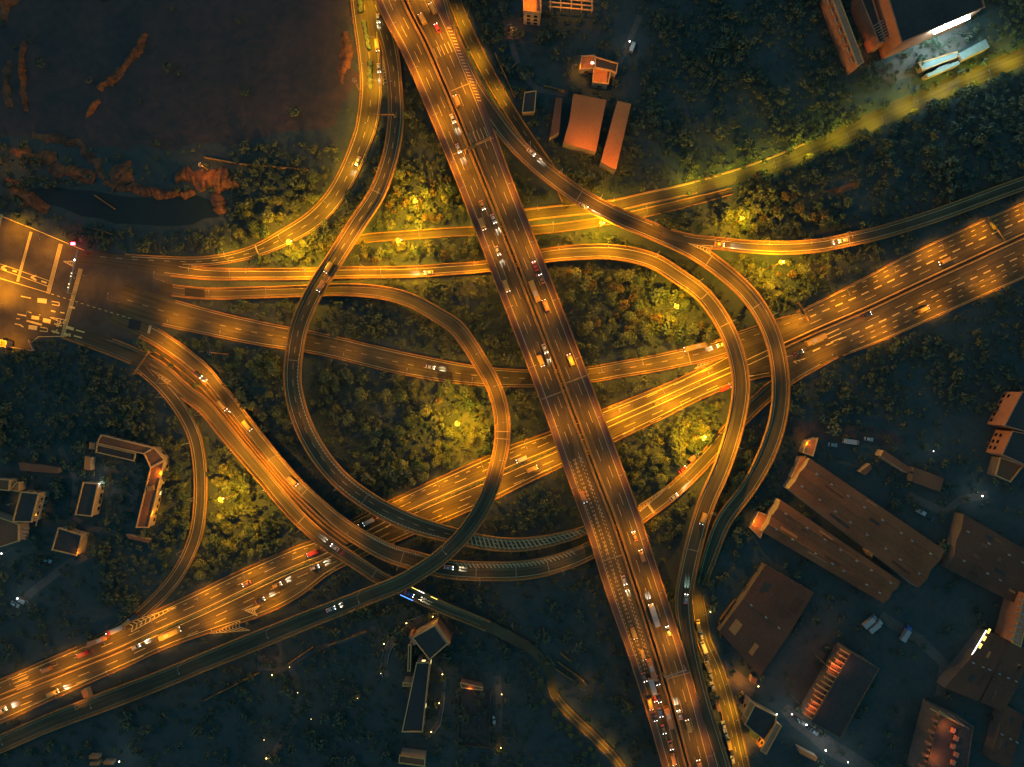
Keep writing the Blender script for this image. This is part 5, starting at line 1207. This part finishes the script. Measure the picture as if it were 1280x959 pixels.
building('gatehouse', [(1010,551),(1022,548),(1016,570),(1004,566)], 6, 'bright orange lean-to at the head of the rear long shed', roof='roof_tan', wall='wall', para=.3)
building('gatehouse', [(1001,572),(1008,570),(994,600),(990,597)], 5, 'bright orange end wall of the rear long shed', roof='roof_tan', wall='wall', para=0)
building('lean_to', [(948,640),(962,645),(950,672),(938,660)], 4, 'small lit lean-to at the left end of the front long shed', roof='roof_tan', wall='wall', para=.4)
building('lean_to', [(1086,690),(1093,680),(1096,684),(1090,697)], 6, 'bright orange dormer in the gap between the long sheds', roof='roof_tan', para=0)
building('workshop', [(1105,563),(1140,586),(1136,592),(1101,570)], 6, 'narrow brown roof above the rear long shed', roof='roof_br', para=0)
building('workshop', [(1075,590),(1088,580),(1090,586),(1082,594)], 4, 'small square roof above the rear long shed', roof='roof_br', para=0)
building('workshop', [(1143,584),(1180,598),(1175,615),(1140,602)], 5, 'faint brown roof right of the narrow one', roof='roof_br', para=0, wall='wall_dk')
def fin_facade(root, a, b, n, h, out, wd, fn=None, base='edge'):
    """party-wall fins and balcony slabs along a facade line a-b (roof pixels); out: metres they project"""
    A_, B_ = at(a[0], a[1], h), at(b[0], b[1], h); d = (B_ - A_); L = d.length; u = d / L; nn = Vector((-u.y, u.x, 0))
    if nn.dot(Vector((-A_.x, -A_.y, 0))) < 0: nn = -nn
    rz = math.atan2(nn.y, nn.x)
    for i in range(n):
        o = out * (fn(i) if fn else 1); q = A_ + u * (L * (i + .5) / n) + nn * (o / 2 + .05)
        m = MB(); m.box((q.x, q.y, h - 1.2), (o, wd, 2.4), rz); f_ = m.build('balcony', M[base], root)
        q2 = A_ + u * (L * (i + .95) / n) + nn * (o * .35 + .05)
        m = MB(); m.box((q2.x, q2.y, h - 2.6), (o * .7, L / n - wd - .1, .25), rz); m.build('balcony_slab', M['wall_red'], f_)
r_, _ = building('apartment_building', [(1064,816),(1098,836),(1050,922),(1014,902)], 14, 'dark roofed apartment building with a ladder of lit orange balconies, near the campus street', roof='roof_dk', wall='wall_dk', para=.4, edge='concrete_dk')
fin_facade(r_, (1064,816), (1014,902), 15, 14, 4.6, .55, lambda i: 1.25 if i in (3, 4, 8, 9) else .95)
r_, _ = building('apartment_building', [(1176,890),(1216,908),(1204,990),(1154,975)], 14, 'dark roofed apartment building with a zigzag red facade at the bottom right', roof='roof_dk', wall='wall_dk', para=.4, edge='concrete_dk')
fin_facade(r_, (1181,893), (1158,972), 11, 14, 4.0, 1.2, lambda i: 1.0 if i % 2 else .55, 'wall_red')
for t in (0, 1, 2):
    m = MB(); m.wall(at(1163 + t * 11, 886 + t * 3, 15), at(1199 + t * 6, 905 + t * 3, 15), 14.7, 15.3, .5); m.build('roof_beam', M['edge'] if t < 2 else M['wall_dk'], r_)
for i in range(5):
    q = at(1190 + (i % 2) * 4, 912 + i * 10, 14); m = MB(); m.box((q.x, q.y, 14.7), (1.8, 2.2, 1.3), R(-20)); m.build('stair_head', M['wall_red'], r_)
r_, _ = building('apartment_building', [(1281,742),(1290,745),(1275,808),(1265,803)], 12, 'apartment building with orange balconies cut by the right edge', roof='wall_red', wall='wall_red', para=.5)
for i in range(7):
    q = at(1277 - i * 2, 750 + i * 8, 12); m = MB(); m.box((q.x, q.y, 12.8), (3.6, .6, 1.2), R(-20)); m.build('balcony', M['wall'], r_)
building('edge_block', [(1277,490),(1300,495),(1300,545),(1255,532)], 12, 'block with a reddish left wall at the right edge, upper one', roof='roof_dk', wall='wall_red', edge='wall_red', win=6)
building('edge_block', [(1265,539),(1300,546),(1300,590),(1252,568)], 11, 'block with a reddish left wall at the right edge, lower one', roof='roof_dk', wall='wall_red', edge='wall_red', win=6)
building('edge_block', [(1250,572),(1278,582),(1262,602),(1244,594)], 6, 'low dim block under the two right edge blocks', roof='roof_br', wall='wall_dk')
r_, _ = building('workshop', [(937,876),(943,880),(934,898),(929,893)], 7, 'small orange house beside the kerbside street', roof='roof_tan', win=4)
building('workshop', [(943,881),(970,895),(968,906),(955,925),(931,905),(937,893)], 6, 'dark roofed workshop between the orange house and the striped wall', roof='roof_dk')
r_, _ = building('workshop', [(970,903),(976,907),(957,942),(951,938)], 7, 'narrow reddish building with a perforated side at lower right', roof='wall_red', wall='wall_red', win=8)
building('workshop', [(998,935),(1022,947),(1020,952),(1000,942)], 4, 'thin reddish roof below the campus street', roof='roof_tan', para=0)
building('hut', [(940,845),(947,849),(944,856),(938,852)], 3, 'small hut at the far end of the lit yard', roof='roof_br', para=0)
building('hut', [(322,798),(338,796),(340,803),(324,806)], 3, 'small gate hut below the dark ramp', roof='roof_tan', para=0)
building('hut', [(101,864),(108,861),(112,872),(106,876)], 3, 'small bright hut squeezed between highway and dark ramp', roof='roof_tan', para=0)
for i, (x, y) in enumerate([(117,947),(135,954),(118,955)]):
    building('kiosk', [(x - 6, y - 2), (x + 6, y - 2), (x + 6, y + 2), (x - 6, y + 2)], 3, ['small reddish roof at the bottom left edge, upper one', 'small reddish roof at the bottom left edge, right one', 'small reddish roof at the bottom left edge, lower one'][i], roof='roof_tan', para=0)
def yard_fill_lamp(px, py, rz, power, col, label, h=7):  # most are fill lamps added to light roofs and facades, no source seen
    if label.startswith('tall'): h = 19 if 'reddish' in label else 18
    c = at(px, py); street_lamp(c.x, c.y, 0, rz, power, col, label, None, h, 1.2)
for x, y, rz, pw, col, lab in [(936,916,-.2,2600,YELLOW,'lamp on the yellow lit yard wall'),(918,852,.5,2600,SODIUM,'lamp at the gate of the lit yard'),(996,553,0,900,SODIUM,'lamp at the head of the rear long shed'),(933,650,0,800,SODIUM,'lamp at the left end of the front long shed'),(1082,690,0,500,SODIUM,'lamp in the gap between the long sheds'),(987,866,.5,2000,REDDISH,'tall reddish fill lamp added at the foot of the balconied apartment building'),(1018,818,.5,2000,REDDISH,'tall reddish fill lamp added by the upper end of the balconied apartment building'),(1140,930,.2,1900,REDDISH,'tall reddish fill lamp added beside the zigzag facade'),(1152,888,-.5,1700,REDDISH,'tall reddish fill lamp added above the zigzag facade'),(1262,770,.2,1800,REDDISH,'reddish fill lamp added at the right edge facade'),(1255,515,0,1500,REDDISH,'reddish fill lamp added left of the upper right edge block'),(1246,550,0,1500,REDDISH,'reddish fill lamp added left of the lower right edge block'),(1105,70,1.0,5200,SODIUM,'lamp at the corner of the factory'),(1085,65,1.0,2600,REDDISH,'reddish fill lamp added at the foot of the factory stair wing'),(1040,40,.4,1800,REDDISH,'reddish fill lamp added by the facade block, upper one'),(1058,75,.4,1800,REDDISH,'reddish fill lamp added by the facade block, lower one'),(1135,60,1.2,2200,SODIUM,'lamp along the front wall of the factory'),(725,202,1.5,4200,SODIUM,'tall fill lamp added at the foot of the middle tan roof'),(764,222,1.7,4200,SODIUM,'tall fill lamp added at the foot of the right tan roof'),(748,113,1.5,3600,SODIUM,'tall fill lamp added at the corner of the small tan house'),(715,88,-.3,1400,SODIUM,'lamp left of the small tan house'),(712,24,1.5,4200,SODIUM,'tall fill lamp added below the concrete frame'),(662,30,1.5,2600,SODIUM,'tall fill lamp added below the top edge apartment block'),(634,40,0,900,REDDISH,'faint lamp on the top lane'),(205,640,3.1,1500,SODIUM,'lamp on the right of the long school wing'),(213,590,3.1,1700,SODIUM,'lamp right of the school corner'),(60,640,3.1,1200,SODIUM,'lamp right of the dormitory'),(112,690,2.6,800,SODIUM,'lamp right of the square hall'),(20,628,0,700,SODIUM,'lamp left of the dormitory'),(524,788,0,380,REDDISH,'reddish lamp left of the diamond building'),(566,790,3.1,420,REDDISH,'reddish lamp right of the diamond building'),(512,850,0,420,SODIUM,'lamp at the bright porch'),(588,850,-1.5,260,REDDISH,'reddish lamp above the sports stand'),(105,880,1.5,600,SODIUM,'lamp at the bright hut by the dark ramp'),(725,855,0,500,SODIUM,'lamp by the park lane railing'),(343,828,1.5,300,SODIUM,'lamp on the paved gate approach')]:
    yard_fill_lamp(x, y, rz, pw, col, lab)

# ------------------------------------------------------------------ gantries and signs
def gantry(name, a, b, za, zb, label, panel=None, arm=True, lights=None, zg=0.0, m='steel'):
    A_ = at(a[0], a[1], za); B_ = at(b[0], b[1], zb)
    root = thing(name, (A_.x, A_.y, zg), label, 'gantry')
    for q in (A_, B_) if arm else (A_,):
        p_ = MB(); p_.bar((q.x, q.y, zg - .2), (q.x, q.y, za + .2), .22, .18, 8); p_.build('post', M[m], root)
    d = (B_ - A_).normalized(); b_ = MB(); b_.wall(A_, B_, za - .5, za + .1, .35); b_.build('beam', M[m], root)
    if panel:
        t0, t1, hh = panel; q0, q1 = A_.lerp(B_, t0), A_.lerp(B_, t1); n = Vector((d.y, -d.x, 0)) * .5
        s_ = MB(); s_.wall(q0 + n, q1 + n, za - hh / 2 - .2, za + hh / 2 - .2, .25); s_.build('sign_panel', M['steel_dk'], root)
    for i, (t, mt) in enumerate(lights or []):
        q = A_.lerp(B_, t); l_ = MB(); l_.box((q.x, q.y, za + .3), (.36, .36, .3)); l_.build('light', M[mt], root)
    return root
gantry('sign_gantry', (581,187), (613,171), 21.5, 21.5, 'bright yellow sign gantry spanning the wide flyover at the top', (.08, .42, 3), zg=15, m='concrete')
gantry('sign_gantry', (1236,271), (1257,301), 7.5, 7.5, 'sign gantry over the highway at the far right', (.1, .5, 3), arm=False, m='concrete')
gantry('sign_gantry', (999,379), (1011,401), 7.5, 7.5, 'sign gantry arm over the highway near the right ramp', (.2, .6, 2.6), arm=False, m='concrete')
gantry('sign_gantry', (492,143), (466,143), 8, 8, 'sign gantry arm over the upper left road at the fork', (.02, .3, 2.6), arm=False, zg=.1, m='concrete')
gantry('sign_gantry', (167,467), (185.5,440), 7, 7, 'thin lit gantry over the outer viaduct near the toll plaza', None, zg=.2, m='concrete')
gantry('sign_gantry', (831,847), (858,838), 21, 21, 'thin gantry over the lowest east deck of the wide flyover', None, zg=15)
gantry('signal_gantry', (97,312), (84,366), 7, 7, 'signal gantry with small white lights across the toll plaza', None, lights=[(.24, 'tube'), (.55, 'lens_w'), (.62, 'lens_w'), (.8, 'lens_w'), (.88, 'lens_w')])
rs = thing('red_signal', tuple(at(100, 307.5)), 'red signal light on a post at the upper edge of the toll plaza', 'signal')
m = MB(); q = at(100, 307.5); m.bar((q.x, q.y, -.1), (q.x, q.y, 5.2), .14); m.build('post', M['steel'], rs)
m = MB(); m.box((q.x, q.y, 5.5), (1.7, 1.1, .8)); m.build('signal_head', M['led_red'], rs)
l = bpy.data.lights.new('red_glow', 'POINT'); l.energy = 900; l.color = (1, .03, .06); l.shadow_soft_size = .6; lo = bpy.data.objects.new('red_glow', l); COL.objects.link(lo); lo.parent = rs; lo.location = (0, 0, 6.6)
# dark new asphalt patch and lane ends on the viaduct approach
m = MB(); a = [at(x, y, .30) for x, y in ((162,398),(177,402),(174.5,413),(160,410))]; m.quad(*a[::-1]); m.uv = {}; tag(m.build('asphalt_patch', M['asphalt_new']), kind='structure')
m = MB(); a = [at(x, y, .30) for x, y in ((231,360),(256,360.5),(256,373.5),(231,373))]; m.quad(*a[::-1]); tag(m.build('asphalt_patch', M['asphalt_new']), kind='structure')

# ------------------------------------------------------------------ trees
def crown_mesh(name, r, h0, n, leaf, m, flat=.75, lobes=7, seed=0):
    q = np.random.default_rng(seed)
    L = [(0, 0, h0 + r * flat, r * .8)]
    for i in range(lobes):
        a = q.uniform(0, 6.283); d = r * q.uniform(.35, .75); L.append((d * math.cos(a), d * math.sin(a), h0 + r * flat * q.uniform(.6, 1.35), r * q.uniform(.3, .52)))
    wts = np.array([l[3] ** 2 for l in L]); wts /= wts.sum()
    idx = q.choice(len(L), n, p=wts); C = np.array([L[i][:3] for i in idx]); rr = np.array([L[i][3] for i in idx])
    dirs = q.normal(size=(n, 3)); dirs[:, 2] = np.abs(dirs[:, 2]) * 1.1 - .25; dirs /= np.linalg.norm(dirs, axis=1)[:, None]
    pos = C + dirs * (rr * q.uniform(.55, 1.18, n))[:, None]
    nrm = dirs + q.normal(size=(n, 3)) * .55; nrm /= np.linalg.norm(nrm, axis=1)[:, None]
    u = np.cross(nrm, q.normal(size=(n, 3))); u /= np.linalg.norm(u, axis=1)[:, None]; v = np.cross(nrm, u)
    s = leaf * q.uniform(.55, 1.25, n)[:, None]; s2 = s * q.uniform(.6, 1, n)[:, None]
    V = np.stack([pos - u * s, pos - v * s2 + nrm * s * .2, pos + u * s, pos + v * s2 + nrm * s * .2], 1).reshape(-1, 3)
    return V
def mesh_from_quads(name, V, m):
    me = bpy.data.meshes.new(name); nq = len(V) // 4
    me.vertices.add(len(V)); me.vertices.foreach_set('co', V.astype(np.float32).ravel())
    me.loops.add(nq * 4); me.loops.foreach_set('vertex_index', np.arange(nq * 4, dtype=np.int32))
    me.polygons.add(nq); me.polygons.foreach_set('loop_start', np.arange(0, nq * 4, 4, dtype=np.int32))
    me.update(calc_edges=True); me.validate(); me.materials.append(m); return me
SPEC = {'leafy green': ('leaf', 3.0, 1.6, 430, .36), 'yellow green': ('leaf_y', 2.4, 1.0, 330, .32), 'rusty brown': ('leaf_r', 2.6, 1.2, 330, .34)}
CR = {}; TR = {}
for k_, (mn, r, h0, n, lf) in SPEC.items():
    CR[k_] = [mesh_from_quads('crown', crown_mesh('crown', r, h0, n, lf, None, seed=s * 7 + len(k_), lobes=6 + s), M[mn]) for s in range(4)]
tm = MB(); tm.bar((0, 0, -.2), (.1, .05, 1.6), .22, .16, 7); tm.bar((.1, .05, 1.5), (.5, .3, 3.0), .13, .06, 5); tm.bar((.1, .05, 1.5), (-.4, .2, 2.9), .12, .05, 5); tm.bar((.1, .05, 1.4), (.05, -.5, 2.8), .12, .05, 5)
t_ = tm.build('trunk', M['bark']); TRUNK = t_.data; bpy.data.objects.remove(t_)
def tree(x, y, z, sc, kind, label, group):
    o = thing('tree', (x, y, z), label, 'tree', group, random.uniform(0, 6.28)); o.scale = (sc, sc, sc * random.uniform(.85, 1.1))
    a = bpy.data.objects.new('trunk', TRUNK); COL.objects.link(a); a.parent = o
    b = bpy.data.objects.new('crown', random.choice(CR[kind])); COL.objects.link(b); b.parent = o
PLOTS = [
 ('in the planting inside the left loop', [(385,475),(470,455),(600,485),(612,560),(600,600),(520,628),(455,612),(405,560)], 64, (.65,.33,.02)),
 ('in the planting inside the right loop', [(690,340),(770,335),(840,355),(890,400),(895,425),(760,450),(735,440)], 50, (.45,.2,.35)),
 ('in the bright triangle right of the wide flyover', [(780,575),(905,495),(905,525),(840,590),(800,625)], 30, (.4,.6,0)),
 ('in the planting between slip road and viaduct', [(262,560),(300,590),(370,670),(300,705),(245,725),(262,650)], 36, (.5,.5,0)),
 ('left of the wide flyover above the service road', [(470,215),(570,210),(590,280),(465,292),(448,290)], 26, (.4,.25,.35)),
 ('between the service road and the lit road', [(450,306),(605,300),(606,322),(440,330)], 20, (.3,.5,.2)),
 ('inside the bend of the upper left road', [(440,240),(462,250),(415,310),(395,328),(335,328),(380,298)], 20, (.5,.5,0)),
 ('outside the bend of the upper left road', [(300,270),(400,215),(425,225),(400,255),(330,298),(290,305)], 18, (.6,.4,0)),
 ('above the branch ramp', [(900,265),(960,240),(1060,250),(1050,290),(940,292),(895,285)], 24, (.5,.3,.2)),
 ('below the branch ramp', [(925,322),(1050,318),(1010,370),(970,395),(950,365)], 18, (.5,.4,.1)),
 ('in the wedge between middle road and broad viaduct', [(240,425),(355,435),(358,500),(362,560),(320,520),(275,460)], 22, (.7,.3,0)),
 ('along the park lane', [(676,842),(690,880),(720,910),(756,955),(745,958),(705,912),(672,870)], 12, (.2,.8,0)),
 ('beside the slip road by the campus', [(200,505),(228,545),(236,600),(232,650),(205,718),(198,700),(222,640),(218,560)], 14, (.3,.7,0)),
 ('along the lower side of the tree lined road', [(990,195),(1100,152),(1180,120),(1250,90),(1255,102),(1185,130),(1105,164),(995,208)], 16, (.4,.6,0)),
 ('between the two right hand ramps and the lower road', [(900,620),(960,505),(965,530),(940,580),(905,640)], 10, (.8,.2,0)),
]
tot = 0; placed = []
for desc, poly, n, mix in PLOTS:
    W = V2(*poly); xs = [q[0] for q in W]; ys = [q[1] for q in W]; k_ = 0; tries = 0
    while k_ < n and tries < n * 60:
        tries += 1; x, y = random.uniform(min(xs), max(xs)), random.uniform(min(ys), max(ys))
        if not in_poly(x, y, W) or not free(occ, x, y): continue
        if any((x - a) ** 2 + (y - b) ** 2 < 9 for a, b in placed[-160:]): continue
        kind = random.choices(list(SPEC), mix)[0]; sc = random.uniform(.62, 1.2) * (.8 if 'park lane' in desc or 'slip road by' in desc else 1)
        mx_, my_ = sum(xs) / len(xs), sum(ys) / len(ys); e_ = .22
        vw = 'upper' if y - my_ > e_ * (max(ys) - my_) else 'lower' if my_ - y > e_ * (my_ - min(ys)) else 'middle'
        hw = 'left' if mx_ - x > e_ * (mx_ - min(xs)) else 'right' if x - mx_ > e_ * (max(xs) - mx_) else 'centre'
        tree(x, y, 0, sc, kind, f"{'small' if sc < .8 else 'broad' if sc > 1.02 else 'mid-sized'} {kind} tree, {vw} {hw} {desc}", 'trees ' + desc); placed.append((x, y)); k_ += 1; tot += 1
    
for x, y in placed: mark(occ, x, y, 1.7)
# everything smaller or farther off: one mass of woodland
HOLLOW = [(36,232),(110,233),(180,243),(240,241),(272,253),(282,269),(240,288),(170,288),(100,276),(52,258)]
def density(px, py):
    if in_poly(px, py, HOLLOW): return 0
    if px < 445 and py < 180: return .015
    if px < 105 and 225 < py < 300: return .85
    if px < 60 and py < 250: return .35
    if px < 290 and 175 < py < 300: return .12 if py < 262 else .7
    if 250 < px < 690 and py > 775: return .5
    if px < 250 and py > 800: return .25
    if px < 130 and py > 560: return .35
    if 640 < px < 800 and py < 130: return .35
    if px > 885 and py > 640: return .75 if (px < 955 - (py - 640) * .55 and py < 800) else .13
    if px > 990 and py > 520: return .22
    if 640 < px < 860 and 700 < py: return .45
    return .93
small = [crown_mesh('c', 1.0, .25, 95, .21, None, seed=100 + s, lobes=3 + s % 6) for s in range(16)]
chunks = []; st = 2.85
for gx in np.arange(-300, 300, st):
    for gy in np.arange(-232, 232, st):
        x, y = gx + rng.uniform(-1.5, 1.5), gy + rng.uniform(-1.5, 1.5)
        px, py = x / S + 640, 479.5 - y / S
        pt = math.sin(x * .071 + 1.3 * math.sin(y * .05)) * math.sin(y * .083 + 1.1 * math.sin(x * .043 + 2)) + .5 * math.sin(x * .21 + y * .13)
        lit = 380 < px < 1010 and 215 < py < 660 or px < 380 and 420 < py < 740
        if rng.random() > density(px, py) * (1 if lit else min(1, max(.4, 1.0 + .45 * pt))) or not free(occ, x, y): continue
        r = min(3.6, max(.6, 1.25 * math.exp(rng.normal(0, .40)) * (1 + .2 * pt)))
        V = small[rng.integers(16)]; a = rng.uniform(0, 6.28); c, s = math.cos(a), math.sin(a)
        q = np.empty_like(V); ax, ay = r * rng.uniform(.75, 1.3), r * rng.uniform(.75, 1.3); q[:, 0] = (V[:, 0] * c * ax - V[:, 1] * s * ay) + x; q[:, 1] = (V[:, 0] * s * ax + V[:, 1] * c * ay) + y; q[:, 2] = V[:, 2] * r * rng.uniform(.7, 1.25); chunks.append(q)
me = mesh_from_quads('woodland', np.concatenate(chunks), M['wood_mass']); wo = bpy.data.objects.new('woodland', me); COL.objects.link(wo)
tag(wo, 'dark mass of small trees and bushes filling the ground between the roads', 'woodland', None, 'stuff')
print('TREES', tot, 'WOOD', len(chunks), 'OBJECTS', len(bpy.data.objects))
